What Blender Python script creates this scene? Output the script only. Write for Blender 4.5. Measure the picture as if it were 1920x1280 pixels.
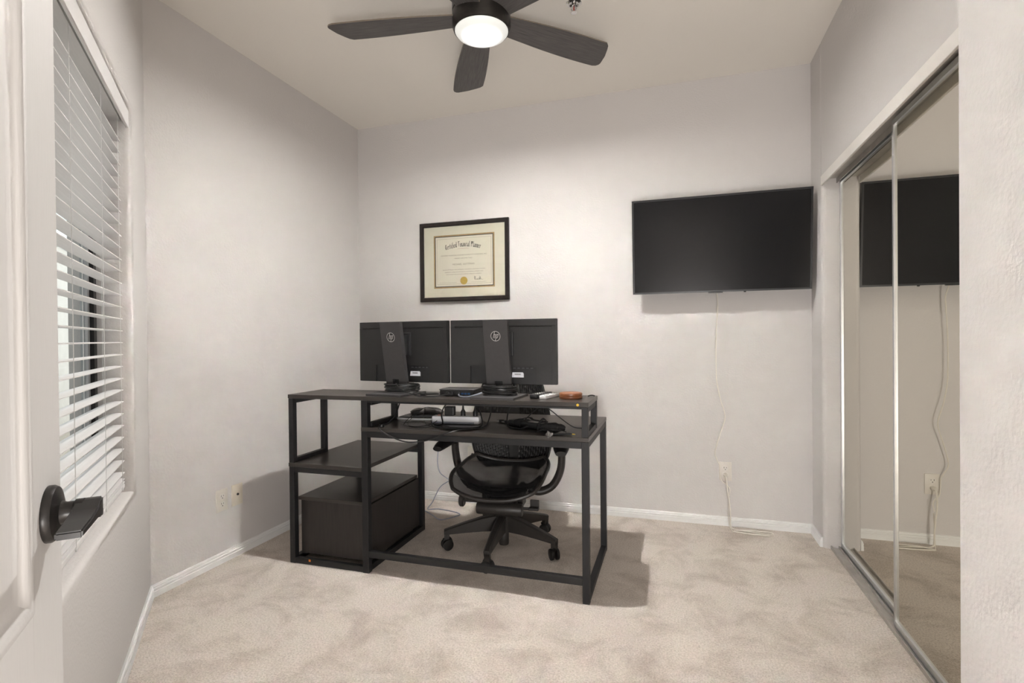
import bpy, bmesh, math, random
from mathutils import Vector, Matrix

for o in list(bpy.data.objects):
    bpy.data.objects.remove(o, do_unlink=True)
S = bpy.context.scene
C = S.collection
PI = math.pi
random.seed(4)

# ------------------------------------------------------------------ camera, world, light, exposure
CAM_H = 1.1608
F_PX, YAW, PITCH, ROLL = 978.6, 0.3004, -0.0072, -0.0096
cd = bpy.data.cameras.new('camera')
cd.sensor_width = 36.0
cd.lens = F_PX / 1920 * 36
cd.clip_start = 0.02
cam = bpy.data.objects.new('camera', cd)
C.objects.link(cam)
_f = Vector((-math.sin(YAW) * math.cos(PITCH), math.cos(YAW) * math.cos(PITCH), math.sin(PITCH)))
_r = Vector((math.cos(YAW), math.sin(YAW), 0))
_u = _r.cross(_f)
_r2 = _r * math.cos(ROLL) + _u * math.sin(ROLL)
_u2 = -_r * math.sin(ROLL) + _u * math.cos(ROLL)
cam.matrix_world = Matrix((
    (_r2.x, _u2.x, -_f.x, 0.0), (_r2.y, _u2.y, -_f.y, 0.0), (_r2.z, _u2.z, -_f.z, CAM_H), (0, 0, 0, 1)))
S.camera = cam

w = bpy.data.worlds.new('overcast_sky')
S.world = w
w.use_nodes = True
w.node_tree.nodes['Background'].inputs[0].default_value = (0.96, 0.98, 1.0, 1)
w.node_tree.nodes['Background'].inputs[1].default_value = 1.3

S.view_settings.view_transform = 'Standard'
S.view_settings.look = 'None'
S.view_settings.gamma = 1.0
S.view_settings.use_curve_mapping = False
S.view_settings.exposure = 0.46

LAMP_STRENGTH = 11000.0          # lens of the ceiling fan lamp (see its builder)
HALL_POWER = 108.0

hl = bpy.data.lights.new('hall_fill_light', 'POINT')      # fill light added in the unseen hall behind the doorway, no fixture
hl.shadow_soft_size = 0.26
hl.energy = HALL_POWER
hl.color = (1.0, 0.98, 0.96)
hlo = bpy.data.objects.new('hall_fill_light', hl)
hlo.location = (0.24, -0.64, 0.50)
C.objects.link(hlo)

# ------------------------------------------------------------------ measured layout (metres)
XL, XR, YB, YC = -2.266, 0.771, 3.43, 1.760
ZC = 2.74
ENTRY_X, ENTRY_Y = 0.560, 1.300
FRONT_Y = -0.06
WX0 = Vector((XL, YC, 0))
WD = Vector((math.sqrt(.5), -math.sqrt(.5), 0))     # along window wall, towards the entry
WN = Vector((math.sqrt(.5), math.sqrt(.5), 0))      # into the room
WIN_M = Matrix(((WD.x, WN.x, 0, WX0.x), (WD.y, WN.y, 0, WX0.y), (0, 0, 1, 0), (0, 0, 0, 1)))

# ------------------------------------------------------------------ materials
def _nt(name):
    m = bpy.data.materials.new(name)
    m.use_nodes = True
    nt = m.node_tree
    return m, nt, nt.nodes['Principled BSDF']

def N(nt, typ, **kw):
    n = nt.nodes.new(typ)
    for k, v in kw.items():
        setattr(n, k, v)
    return n

def mat(name, col, rough=0.5, metal=0.0, var=0.0, vscale=30, bump=0.0, bscale=200, bdist=0.001,
        spec=0.5, stretch=None, detail=4):
    """Plain procedural material: optional tone variation (var) and fine relief (bump)."""
    m, nt, p = _nt(name)
    p.inputs['Base Color'].default_value = (*col, 1)
    p.inputs['Roughness'].default_value = rough
    p.inputs['Metallic'].default_value = metal
    p.inputs['Specular IOR Level'].default_value = spec
    tc = N(nt, 'ShaderNodeTexCoord')
    mp = N(nt, 'ShaderNodeMapping')
    nt.links.new(tc.outputs['Object'], mp.inputs[0])
    if stretch:
        mp.inputs['Scale'].default_value = stretch
    if var > 0:
        no = N(nt, 'ShaderNodeTexNoise')
        no.inputs['Scale'].default_value = vscale
        no.inputs['Detail'].default_value = detail
        nt.links.new(mp.outputs[0], no.inputs['Vector'])
        r = N(nt, 'ShaderNodeValToRGB')
        r.color_ramp.elements[0].position = 0.3
        r.color_ramp.elements[1].position = 0.7
        r.color_ramp.elements[0].color = (*[c * (1 - var) for c in col], 1)
        r.color_ramp.elements[1].color = (*[min(1, c * (1 + var)) for c in col], 1)
        nt.links.new(no.outputs['Fac'], r.inputs[0])
        nt.links.new(r.outputs[0], p.inputs['Base Color'])
    if bump > 0:
        nb = N(nt, 'ShaderNodeTexNoise')
        nb.inputs['Scale'].default_value = bscale
        nb.inputs['Detail'].default_value = 3
        nt.links.new(mp.outputs[0], nb.inputs['Vector'])
        b = N(nt, 'ShaderNodeBump')
        b.inputs['Strength'].default_value = bump
        b.inputs['Distance'].default_value = bdist
        nt.links.new(nb.outputs['Fac'], b.inputs['Height'])
        nt.links.new(b.outputs[0], p.inputs['Normal'])
    return m

def carpet_mat():
    m, nt, p = _nt('beige_carpet')
    p.inputs['Roughness'].default_value = 0.95
    p.inputs['Specular IOR Level'].default_value = 0.05
    tc = N(nt, 'ShaderNodeTexCoord')
    big = N(nt, 'ShaderNodeTexNoise'); big.inputs['Scale'].default_value = 4.6; big.inputs['Detail'].default_value = 7; big.inputs['Distortion'].default_value = 0.5
    big.inputs['Roughness'].default_value = 0.68
    mid = N(nt, 'ShaderNodeTexNoise'); mid.inputs['Scale'].default_value = 150; mid.inputs['Detail'].default_value = 4
    fine = N(nt, 'ShaderNodeTexNoise'); fine.inputs['Scale'].default_value = 420; fine.inputs['Detail'].default_value = 3
    for n in (big, mid, fine):
        nt.links.new(tc.outputs['Object'], n.inputs['Vector'])
    rb = N(nt, 'ShaderNodeValToRGB')
    e = rb.color_ramp.elements
    e[0].position = 0.34; e[0].color = (0.57, 0.51, 0.455, 1)
    e[1].position = 0.54; e[1].color = (0.76, 0.695, 0.635, 1)
    nt.links.new(big.outputs['Fac'], rb.inputs[0])
    add = N(nt, 'ShaderNodeMath', operation='ADD')
    nt.links.new(mid.outputs['Fac'], add.inputs[0]); nt.links.new(fine.outputs['Fac'], add.inputs[1])
    rf = N(nt, 'ShaderNodeValToRGB')
    rf.color_ramp.elements[0].position = 0.36; rf.color_ramp.elements[0].color = (0.56, 0.53, 0.50, 1)
    rf.color_ramp.elements[1].position = 0.58; rf.color_ramp.elements[1].color = (1, 1, 1, 1)
    half = N(nt, 'ShaderNodeMath', operation='MULTIPLY'); half.inputs[1].default_value = 0.5
    nt.links.new(add.outputs[0], half.inputs[0])
    nt.links.new(half.outputs[0], rf.inputs[0])
    mx = N(nt, 'ShaderNodeMix', data_type='RGBA', blend_type='MULTIPLY')
    mx.inputs[0].default_value = 0.9
    nt.links.new(rb.outputs[0], mx.inputs[6]); nt.links.new(rf.outputs[0], mx.inputs[7])
    nt.links.new(mx.outputs[2], p.inputs['Base Color'])
    b = N(nt, 'ShaderNodeBump'); b.inputs['Strength'].default_value = 0.7; b.inputs['Distance'].default_value = 0.004
    nt.links.new(half.outputs[0], b.inputs['Height'])
    b2 = N(nt, 'ShaderNodeBump'); b2.inputs['Strength'].default_value = 0.25; b2.inputs['Distance'].default_value = 0.02
    nt.links.new(big.outputs['Fac'], b2.inputs['Height'])
    nt.links.new(b.outputs[0], b2.inputs['Normal'])
    nt.links.new(b2.outputs[0], p.inputs['Normal'])
    return m

def glass_mat(name, tint=(1, 1, 1), refl=0.06):
    m, nt, p = _nt(name)
    nt.nodes.remove(p)
    out = [n for n in nt.nodes if n.type == 'OUTPUT_MATERIAL'][0]
    t = N(nt, 'ShaderNodeBsdfTransparent'); t.inputs[0].default_value = (*tint, 1)
    g = N(nt, 'ShaderNodeBsdfGlossy'); g.inputs['Roughness'].default_value = 0.02
    mx = N(nt, 'ShaderNodeMixShader'); mx.inputs[0].default_value = refl
    nt.links.new(t.outputs[0], mx.inputs[1]); nt.links.new(g.outputs[0], mx.inputs[2])
    nt.links.new(mx.outputs[0], out.inputs[0])
    return m

def mesh_fabric_mat(name, col, see=0.12):
    m, nt, p = _nt(name)
    out = [n for n in nt.nodes if n.type == 'OUTPUT_MATERIAL'][0]
    p.inputs['Base Color'].default_value = (*col, 1)
    p.inputs['Roughness'].default_value = 0.55
    t = N(nt, 'ShaderNodeBsdfTransparent')
    mx = N(nt, 'ShaderNodeMixShader'); mx.inputs[0].default_value = see
    nt.links.new(p.outputs[0], mx.inputs[1]); nt.links.new(t.outputs[0], mx.inputs[2])
    nt.links.new(mx.outputs[0], out.inputs[0])
    return m

def lamp_mat():
    """Frosted lens over an LED disc: brightest in the middle, fading to the rim."""
    m, nt, p = _nt('frosted_lamp_lens')
    p.inputs['Base Color'].default_value = (0.72, 0.76, 0.72, 1)
    p.inputs['Roughness'].default_value = 0.35
    tc = N(nt, 'ShaderNodeTexCoord')
    sep = N(nt, 'ShaderNodeVectorMath', operation='MULTIPLY'); sep.inputs[1].default_value = (1, 1, 0)
    ln = N(nt, 'ShaderNodeVectorMath', operation='LENGTH')
    nt.links.new(tc.outputs['Object'], sep.inputs[0]); nt.links.new(sep.outputs[0], ln.inputs[0])
    mr = N(nt, 'ShaderNodeMapRange')
    mr.inputs['From Min'].default_value = 0.118; mr.inputs['From Max'].default_value = 0.0
    mr.inputs['To Min'].default_value = 0.0; mr.inputs['To Max'].default_value = 1.0
    nt.links.new(ln.outputs['Value'], mr.inputs['Value'])
    pw = N(nt, 'ShaderNodeMath', operation='POWER'); pw.inputs[1].default_value = 8.0
    nt.links.new(mr.outputs[0], pw.inputs[0])
    mu = N(nt, 'ShaderNodeMath', operation='MULTIPLY_ADD')
    mu.inputs[1].default_value = LAMP_STRENGTH; mu.inputs[2].default_value = 0.34
    nt.links.new(pw.outputs[0], mu.inputs[0])
    p.inputs['Emission Color'].default_value = (1.0, 0.972, 0.935, 1)
    nt.links.new(mu.outputs[0], p.inputs['Emission Strength'])
    return m

def blade_mat():
    return mat('dark_oak_blade', (0.085, 0.078, 0.075), 0.5, var=0.45, vscale=9, bump=0.3, bscale=9,
               bdist=0.001, stretch=(1.2, 24, 6), detail=6)

M = {}
M['wall'] = mat('wall_paint', (0.69, 0.664, 0.649), 0.75, var=0.012, vscale=1.5, bump=0.55, bscale=95, bdist=0.0022, spec=0.3)
M['ceil'] = mat('ceiling_paint', (0.96, 0.915, 0.845), 0.85, bump=0.25, bscale=110, bdist=0.002, spec=0.2)
M['trim'] = mat('white_trim_paint', (0.86, 0.86, 0.85), 0.4, var=0.02, vscale=6)
M['door'] = mat('white_door_paint', (0.74, 0.73, 0.72), 0.5, var=0.015, vscale=40, bump=0.35, bscale=28, bdist=0.0012, stretch=(9, 9, 0.6))
M['carpet'] = carpet_mat()
M['alu'] = mat('brushed_aluminium', (0.78, 0.80, 0.81), 0.35, 0.85, var=0.05, vscale=20)
M['track'] = mat('grey_metal_track', (0.55, 0.53, 0.50), 0.45, 0.6, var=0.12, vscale=14)
M['mirror'] = mat('mirror_silver', (0.89, 0.865, 0.775), 0.012, 1.0)
M['headwhite'] = mat('white_header_enamel', (0.84, 0.81, 0.77), 0.4, var=0.01, vscale=5)
M['bronze'] = mat('dark_bronze_aluminium', (0.018, 0.017, 0.018), 0.4, 0.4, var=0.1, vscale=12)
M['vinyl'] = mat('grey_sash_vinyl', (0.42, 0.43, 0.44), 0.5, var=0.05, vscale=12)
M['slat'] = mat('white_faux_wood_slat', (0.80, 0.785, 0.775), 0.42, var=0.02, vscale=18, stretch=(1, 12, 12))
M['cord'] = mat('white_cord', (0.83, 0.83, 0.82), 0.7, var=0.03, vscale=60)
M['glass'] = glass_mat('window_glass', (0.93, 0.96, 0.96), 0.05)
M['picglass'] = glass_mat('picture_glass', (0.97, 0.97, 0.95), 0.035)
M['stucco'] = mat('exterior_stucco', (0.72, 0.68, 0.62), 0.9, var=0.06, vscale=5, bump=0.5, bscale=60, bdist=0.004)
M['gravel'] = mat('exterior_gravel', (0.46, 0.41, 0.35), 0.95, var=0.25, vscale=40, bump=0.6, bscale=60, bdist=0.01)
M['blackmetal'] = mat('black_powder_coat', (0.009, 0.009, 0.010), 0.5, 0.0, var=0.1, vscale=40, spec=0.4)
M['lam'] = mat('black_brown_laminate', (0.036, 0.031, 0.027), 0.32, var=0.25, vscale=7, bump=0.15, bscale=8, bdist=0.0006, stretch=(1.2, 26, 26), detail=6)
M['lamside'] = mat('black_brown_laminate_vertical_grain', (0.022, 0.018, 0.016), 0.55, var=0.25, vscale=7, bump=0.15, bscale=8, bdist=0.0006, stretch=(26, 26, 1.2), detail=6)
M['monplastic'] = mat('dark_grey_monitor_plastic', (0.011, 0.0105, 0.0105), 0.55, var=0.06, vscale=80)
M['moncol'] = mat('graphite_stand_plastic', (0.046, 0.044, 0.045), 0.45, var=0.05, vscale=60)
M['black'] = mat('matte_black_plastic', (0.010, 0.010, 0.011), 0.45, var=0.1, vscale=60)
M['logo'] = mat('satin_grey_emblem', (0.42, 0.41, 0.40), 0.35, 0.3, var=0.03, vscale=60)
M['sticker'] = mat('white_sticker', (0.72, 0.74, 0.80), 0.5, var=0.02, vscale=60)
M['ink'] = mat('black_ink', (0.025, 0.022, 0.02), 0.7, var=0.1, vscale=60)
M['faint'] = mat('brown_grey_ink', (0.20, 0.165, 0.125), 0.7, var=0.1, vscale=60)
M['redink'] = mat('dull_red_ink', (0.42, 0.22, 0.18), 0.7, var=0.1, vscale=60)
M['screen'] = mat('tv_screen_panel', (0.011, 0.011, 0.012), 0.2, var=0.05, vscale=3, spec=0.22)
M['tvplastic'] = mat('tv_black_plastic', (0.014, 0.015, 0.017), 0.3, var=0.05, vscale=30)
M['frame'] = mat('espresso_picture_frame', (0.014, 0.010, 0.009), 0.5, spec=0.3, var=0.2, vscale=14, stretch=(3, 3, 3))
M['mat'] = mat('cream_mat_board', (0.66, 0.635, 0.555), 0.9, var=0.015, vscale=60)
M['paper'] = mat('ivory_certificate_paper', (0.70, 0.665, 0.59), 0.8, var=0.02, vscale=8)
M['goldline'] = mat('antique_gold_fillet', (0.36, 0.24, 0.11), 0.4, 0.4, var=0.1, vscale=60)
M['gold'] = mat('gold_foil_seal', (0.55, 0.38, 0.05), 0.4, 0.55, var=0.25, vscale=160)
M['plate'] = mat('ivory_wall_plate', (0.76, 0.72, 0.66), 0.4, var=0.01, vscale=30)
M['plate2'] = mat('almond_wall_plate', (0.72, 0.66, 0.56), 0.4, var=0.01, vscale=30)
M['recept'] = mat('white_receptacle', (0.80, 0.77, 0.72), 0.35, var=0.01, vscale=30)
M['hole'] = mat('dark_slot', (0.012, 0.011, 0.010), 0.7, var=0.1, vscale=60)
M['fanmetal'] = mat('oil_rubbed_bronze', (0.026, 0.023, 0.021), 0.33, 0.35, var=0.2, vscale=50, bump=0.15, bscale=160)
M['blade'] = blade_mat()
M['bladeedge'] = mat('blade_edge_band', (0.20, 0.165, 0.13), 0.5, var=0.1, vscale=30)
M['lens'] = lamp_mat()
M['chrome'] = mat('chrome', (0.8, 0.8, 0.8), 0.12, 1.0, var=0.03, vscale=40)
M['redbulb'] = mat('red_glass_bulb', (0.35, 0.03, 0.02), 0.15, var=0.05, vscale=40)
M['lever'] = mat('dark_bronze_lever', (0.020, 0.018, 0.017), 0.32, 0.3, var=0.15, vscale=50)
M['chairplastic'] = mat('graphite_chair_plastic', (0.024, 0.021, 0.019), 0.45, var=0.08, vscale=60)
M['chairblack'] = mat('black_chair_plastic', (0.006, 0.0055, 0.0055), 0.5, var=0.08, vscale=60)
M['seatmesh'] = mesh_fabric_mat('black_seat_mesh', (0.006, 0.006, 0.007), 0.16)
M['padgrey'] = mat('dark_grey_soft_pad', (0.045, 0.039, 0.036), 0.4, var=0.08, vscale=90)
M['cable'] = mat('black_rubber_cable', (0.012, 0.012, 0.013), 0.35, var=0.1, vscale=60)
M['greycable'] = mat('grey_blue_cable', (0.34, 0.36, 0.44), 0.5, var=0.05, vscale=60)
M['whiteplastic'] = mat('white_plastic', (0.90, 0.90, 0.93), 0.35, var=0.02, vscale=40)
M['whitecable'] = mat('ivory_cable', (0.80, 0.76, 0.68), 0.5, var=0.03, vscale=60)
M['silver'] = mat('silver_plastic', (0.55, 0.54, 0.52), 0.4, 0.2, var=0.05, vscale=60)
M['wooddisc'] = mat('reddish_brown_wood', (0.24, 0.085, 0.032), 0.35, var=0.3, vscale=12, stretch=(1, 1, 14))
M['fabric'] = mat('black_fabric', (0.014, 0.013, 0.014), 0.9, var=0.2, vscale=60, bump=0.5, bscale=120, bdist=0.004)
M['yellow'] = mat('yellow_dot_sticker', (0.70, 0.45, 0.02), 0.5, var=0.05, vscale=60)
M['orange'] = mat('orange_dot_sticker', (0.80, 0.22, 0.03), 0.5, var=0.05, vscale=60)
M['darkport'] = mat('dim_port_metal', (0.09, 0.09, 0.095), 0.4, 0.5, var=0.05, vscale=60)
M['blueport'] = mat('blue_port_plastic', (0.012, 0.06, 0.18), 0.4, var=0.05, vscale=60)
M['clear'] = glass_mat('clear_plastic_wrap', (0.80, 0.80, 0.82), 0.35)

# ------------------------------------------------------------------ mesh helpers
def bx(bm, x0, x1, y0, y1, z0, z1, bev=0.0, seg=2):
    vs = [bm.verts.new(p) for p in ((x0, y0, z0), (x1, y0, z0), (x1, y1, z0), (x0, y1, z0),
                                    (x0, y0, z1), (x1, y0, z1), (x1, y1, z1), (x0, y1, z1))]
    fs = [bm.faces.new([vs[i] for i in q]) for q in ((3, 2, 1, 0), (4, 5, 6, 7), (0, 1, 5, 4), (1, 2, 6, 5), (2, 3, 7, 6), (3, 0, 4, 7))]
    if bev > 0:
        es = set()
        for f in fs:
            es.update(f.edges)
        bmesh.ops.bevel(bm, geom=list(es), offset=bev, segments=seg, affect='EDGES', profile=0.5)
    return vs

def box(x0, x1, y0, y1, z0, z1, bev=0.0, seg=2):
    bm = bmesh.new()
    bx(bm, min(x0, x1), max(x0, x1), min(y0, y1), max(y0, y1), min(z0, z1), max(z0, z1), bev, seg)
    return bm

def boxes(*lst, bev=0.0):
    bm = bmesh.new()
    for b in lst:
        bx(bm, *b, bev=bev)
    return bm

def prism(bm, pts, z0, z1):
    """Vertical prism over a plan polygon (counter-clockwise)."""
    a = [bm.verts.new((p[0], p[1], z0)) for p in pts]
    b = [bm.verts.new((p[0], p[1], z1)) for p in pts]
    n = len(pts)
    bm.faces.new(a[::-1]); bm.faces.new(b)
    for i in range(n):
        bm.faces.new((a[i], a[(i + 1) % n], b[(i + 1) % n], b[i]))
    return bm

def prism_y(pts, y0, y1):
    """Outline in the xz plane given thickness along y."""
    bm = bmesh.new()
    a = [bm.verts.new((p[0], y0, p[1])) for p in pts]
    b = [bm.verts.new((p[0], y1, p[1])) for p in pts]
    n = len(pts)
    bm.faces.new(a); bm.faces.new(b[::-1])
    for i in range(n):
        bm.faces.new((a[i], b[i], b[(i + 1) % n], a[(i + 1) % n]))
    bmesh.ops.recalc_face_normals(bm, faces=bm.faces)
    return bm

def lathe(bm, prof, seg=32, mtx=None):
    """Revolve (r, z) pairs about z; closes ends on the axis."""
    rings = []
    for r, z in prof:
        if r < 1e-6:
            rings.append([bm.verts.new((0, 0, z))])
        else:
            rings.append([bm.verts.new((r * math.cos(2 * PI * k / seg), r * math.sin(2 * PI * k / seg), z)) for k in range(seg)])
    new = [v for r in rings for v in r]
    for a, b in zip(rings[:-1], rings[1:]):
        for k in range(seg):
            k2 = (k + 1) % seg
            if len(a) == 1 and len(b) == 1:
                continue
            if len(a) == 1:
                bm.faces.new((a[0], b[k], b[k2]))
            elif len(b) == 1:
                bm.faces.new((a[k], b[0], a[k2]))
            else:
                bm.faces.new((a[k], b[k], b[k2], a[k2]))
    if mtx is not None:
        bmesh.ops.transform(bm, matrix=mtx, verts=new)
    bmesh.ops.recalc_face_normals(bm, faces=bm.faces)
    return bm

def LA(prof, seg=32, mtx=None):
    return lathe(bmesh.new(), prof, seg, mtx)

def AX(axis, loc=(0, 0, 0)):
    """Matrix carrying the z axis onto the given axis."""
    return Matrix.Translation(loc) @ Vector((0, 0, 1)).rotation_difference(Vector(axis).normalized()).to_matrix().to_4x4()

def smooth_path(pts, n=6, closed=False):
    P = [Vector(p) for p in pts]
    out = []
    L = len(P)
    for i in range(L if closed else L - 1):
        p0 = P[(i - 1) % L] if (closed or i > 0) else P[0] * 2 - P[1]
        p1 = P[i]; p2 = P[(i + 1) % L]
        p3 = P[(i + 2) % L] if (closed or i < L - 2) else P[-1] * 2 - P[-2]
        for k in range(n):
            t = k / n
            out.append(0.5 * ((2 * p1) + (-p0 + p2) * t + (2 * p0 - 5 * p1 + 4 * p2 - p3) * t * t + (-p0 + 3 * p1 - 3 * p2 + p3) * t ** 3))
    if not closed:
        out.append(P[-1])
    return out

def tube(bm, path, r, seg=8, closed=False, flat=None):
    """Sweep a round (or flattened) section along a path; r is a number or a function of t."""
    P = [Vector(p) for p in path]
    n = len(P)
    T = []
    for i in range(n):
        a = P[(i - 1) % n] if (closed or i > 0) else P[i]
        b = P[(i + 1) % n] if (closed or i < n - 1) else P[i]
        d = b - a
        T.append(d.normalized() if d.length > 1e-9 else Vector((0, 0, 1)))
    up = Vector((0, 0, 1)) if abs(T[0].z) < 0.9 else Vector((1, 0, 0))
    nr = T[0].cross(up).normalized()
    rings = []
    for i in range(n):
        if i:
            q = T[i - 1].rotation_difference(T[i])
            nr = (q @ nr)
            nr = (nr - T[i] * nr.dot(T[i])).normalized()
        bn = T[i].cross(nr)
        rr = r(i / (n - 1)) if callable(r) else r
        ra, rb_ = (rr, rr) if flat is None else (rr, rr * flat)
        rings.append([bm.verts.new(P[i] + nr * ra * math.cos(2 * PI * k / seg) + bn * rb_ * math.sin(2 * PI * k / seg)) for k in range(seg)])
    m = n if closed else n - 1
    for i in range(m):
        a, b = rings[i], rings[(i + 1) % n]
        for k in range(seg):
            bm.faces.new((a[k], a[(k + 1) % seg], b[(k + 1) % seg], b[k]))
    if not closed:
        bm.faces.new(rings[0][::-1]); bm.faces.new(rings[-1])
    return bm

def TU(pts, r, seg=8, closed=False, n=6, flat=None):
    bm = tube(bmesh.new(), smooth_path(pts, n, closed), r, seg, closed, flat)
    bmesh.ops.recalc_face_normals(bm, faces=bm.faces)
    return bm

def mitred(x0, x1, z0, z1, prof):
    """Mitred rectangular frame in the xz plane. prof: (inward offset, y) outline."""
    bm = bmesh.new()
    rings = []
    for u, y in prof:
        rings.append([bm.verts.new(p) for p in ((x0 + u, y, z0 + u), (x1 - u, y, z0 + u), (x1 - u, y, z1 - u), (x0 + u, y, z1 - u))])
    n = len(rings)
    for i in range(n):
        a, b = rings[i], rings[(i + 1) % n]
        for k in range(4):
            bm.faces.new((a[k], a[(k + 1) % 4], b[(k + 1) % 4], b[k]))
    bmesh.ops.recalc_face_normals(bm, faces=bm.faces)
    return bm

def link_mesh(name, bm, m, smooth=False):
    me = bpy.data.meshes.new(name)
    bm.to_mesh(me); bm.free()
    if m is not None:
        me.materials.append(m if not isinstance(m, str) else M[m])
    if smooth:
        me.polygons.foreach_set('use_smooth', [True] * len(me.polygons))
        me.set_sharp_from_angle(angle=math.radians(40))
    o = bpy.data.objects.new(name, me)
    C.objects.link(o)
    return o

ROOTM = {}
def thing(name, label, cat, loc=(0, 0, 0), rot=None, group=None, mtx=None, kind=None):
    o = bpy.data.objects.new(name, None)
    C.objects.link(o)
    o.empty_display_size = 0.05
    mw = mtx if mtx is not None else Matrix.Translation(loc) @ (rot if rot is not None else Matrix.Identity(4))
    o.matrix_world = mw
    ROOTM[o] = mw.copy()
    tag(o, label, cat, group, kind)
    return o

def tag(o, label=None, cat=None, group=None, kind=None):
    if label: o['label'] = label
    if cat: o['category'] = cat
    if group: o['group'] = group
    if kind: o['kind'] = kind
    return o

def part(name, bm, m, parent, world=False, smooth=False, label=None):
    """A part; geometry in the root's local frame, or in world space with world=True."""
    r = parent
    while r.parent: r = r.parent
    if world:
        bmesh.ops.transform(bm, matrix=ROOTM[r].inverted(), verts=bm.verts)
    o = link_mesh(name, bm, m, smooth)
    o.parent = parent
    if label: o['label'] = label
    return o

def solo(name, bm, m, label, cat, base, group=None, kind=None, smooth=False):
    """A one-mesh thing given in world space; origin moved to its base."""
    bmesh.ops.transform(bm, matrix=Matrix.Translation(-Vector(base)), verts=bm.verts)
    o = link_mesh(name, bm, m, smooth)
    o.location = base
    ROOTM[o] = Matrix.Translation(base)
    return tag(o, label, cat, group, kind)

def dup_mesh(src, parent, mtx):
    c = src.copy()
    C.objects.link(c)
    c.parent = parent
    c.matrix_basis = mtx
    return c

def text_bm(body, size, mtx, align='CENTER', extrude=0.0, width=None, shear=0.0, offset=0.0):
    cu = bpy.data.curves.new('text', 'FONT')
    cu.body = body; cu.size = size; cu.align_x = align; cu.resolution_u = 2
    cu.extrude = extrude; cu.shear = shear; cu.offset = offset
    ob = bpy.data.objects.new('text', cu)
    C.objects.link(ob)
    dg = bpy.context.evaluated_depsgraph_get()
    me = bpy.data.meshes.new_from_object(ob.evaluated_get(dg))
    bm = bmesh.new(); bm.from_mesh(me)
    bpy.data.objects.remove(ob, do_unlink=True); bpy.data.curves.remove(cu); bpy.data.meshes.remove(me)
    if width and bm.verts:
        xs = [v.co.x for v in bm.verts]
        s = width / max(1e-6, max(xs) - min(xs))
        for v in bm.verts: v.co.x *= s
    bmesh.ops.transform(bm, matrix=mtx, verts=bm.verts)
    return bm

RX90 = Matrix.Rotation(PI / 2, 4, 'X')      # text plane xy -> xz, reading along +x when seen from -y

# ================================================================== STRUCTURE
def struct(name, bm, m, label=None, cat=None, smooth=False, mtx=None):
    o = link_mesh(name, bm, m, smooth)
    if mtx is not None: o.matrix_world = mtx
    ROOTM[o] = mtx.copy() if mtx is not None else Matrix.Identity(4)
    return tag(o, label, cat, None, 'structure')

WEND = (-0.446, FRONT_Y)
HALL = (-1.35, 1.55, -1.90, FRONT_Y - 0.11)      # hall behind the doorway
T = 0.12
plan = [(XL, YC), WEND, (-0.446, HALL[3]), (HALL[0], HALL[3]), (HALL[0], HALL[2]), (HALL[1], HALL[2]), (HALL[1], HALL[3]),
        (ENTRY_X, HALL[3]), (ENTRY_X, 1.34), (1.48, 1.34), (1.48, YB), (XL, YB)]
struct('floor', prism(bmesh.new(), plan, -0.08, 0.0), 'carpet', 'beige cut pile carpet covering the room floor', 'carpet')
struct('ceiling', prism(bmesh.new(), plan, ZC, ZC + 0.08), 'ceil', 'warm white painted ceiling around the dark fan', 'ceiling')
struct('wall_back', box(XL - T, 1.60, YB, YB + T, 0, ZC), 'wall', 'plain pinkish beige wall carrying television and framed certificate', 'wall')
struct('wall_left', box(XL - T, XL, YC + 0.0, YB, 0, ZC), 'wall', 'bare pinkish beige wall with two cover plates', 'wall')

# closet wall: far stub with a rounded corner, strip above the opening, closet shell
JY = 3.205
OPEN_Z = 2.016
def rounded_corner(cx, cy, r, a0, a1, n=5):
    return [(cx + r * math.cos(a0 + (a1 - a0) * k / n), cy + r * math.sin(a0 + (a1 - a0) * k / n)) for k in range(n + 1)]
bm = bmesh.new()
r = 0.022
stub = [(XR, YB)] + rounded_corner(XR + r, JY + r, r, PI, 1.5 * PI) + [(0.90, JY), (0.90, YB)]
prism(bm, stub, 0, ZC)
bx(bm, XR, 0.90, 1.34, JY, OPEN_Z, ZC)
bx(bm, 1.48, 1.60, 1.22, YB, 0, ZC)
struct('wall_right', bm, 'wall', 'beige wall above the mirrored closet doors', 'wall')
bm = bmesh.new()
prism(bm, rounded_corner(ENTRY_X + 0.008, ENTRY_Y - 0.008, 0.008, PI, 0.5 * PI, 3) + [(1.48, ENTRY_Y), (1.48, HALL[3]), (ENTRY_X, HALL[3])][0:1]
      + [(1.48, 1.22), (0.70, 1.22), (0.70, HALL[3]), (ENTRY_X, HALL[3])], 0, ZC)
bmesh.ops.recalc_face_normals(bm, faces=bm.faces)
struct('wall_entry', bm, 'wall', 'pale textured wall end close at the right beside closet doors', 'wall')

# wall with the doorway behind the viewer and the hall beyond
DO0, DO1, DOZ = -0.234, 0.530, 2.045
bm = bmesh.new()
bx(bm, WEND[0] - 0.02, DO0, HALL[3], FRONT_Y, 0, ZC)
bx(bm, DO0, ENTRY_X, HALL[3], FRONT_Y, DOZ, ZC)
bx(bm, DO1, ENTRY_X, HALL[3], FRONT_Y, 0, DOZ)
struct('wall_front', bm, 'wall', 'wall with the entry doorway behind the viewer', 'wall')
bm = bmesh.new()
bx(bm, HALL[0], HALL[1], HALL[2] - T, HALL[2], 0, ZC)
bx(bm, HALL[0] - T, HALL[0], HALL[2] - T, HALL[3], 0, ZC)
bx(bm, HALL[1], HALL[1] + T, HALL[2] - T, HALL[3], 0, ZC)
bx(bm, HALL[0], WEND[0] - 0.02, HALL[3], HALL[3] + 0.05, 0, ZC)
bx(bm, 0.70, HALL[1], HALL[3], HALL[3] + 0.05, 0, ZC)
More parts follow.
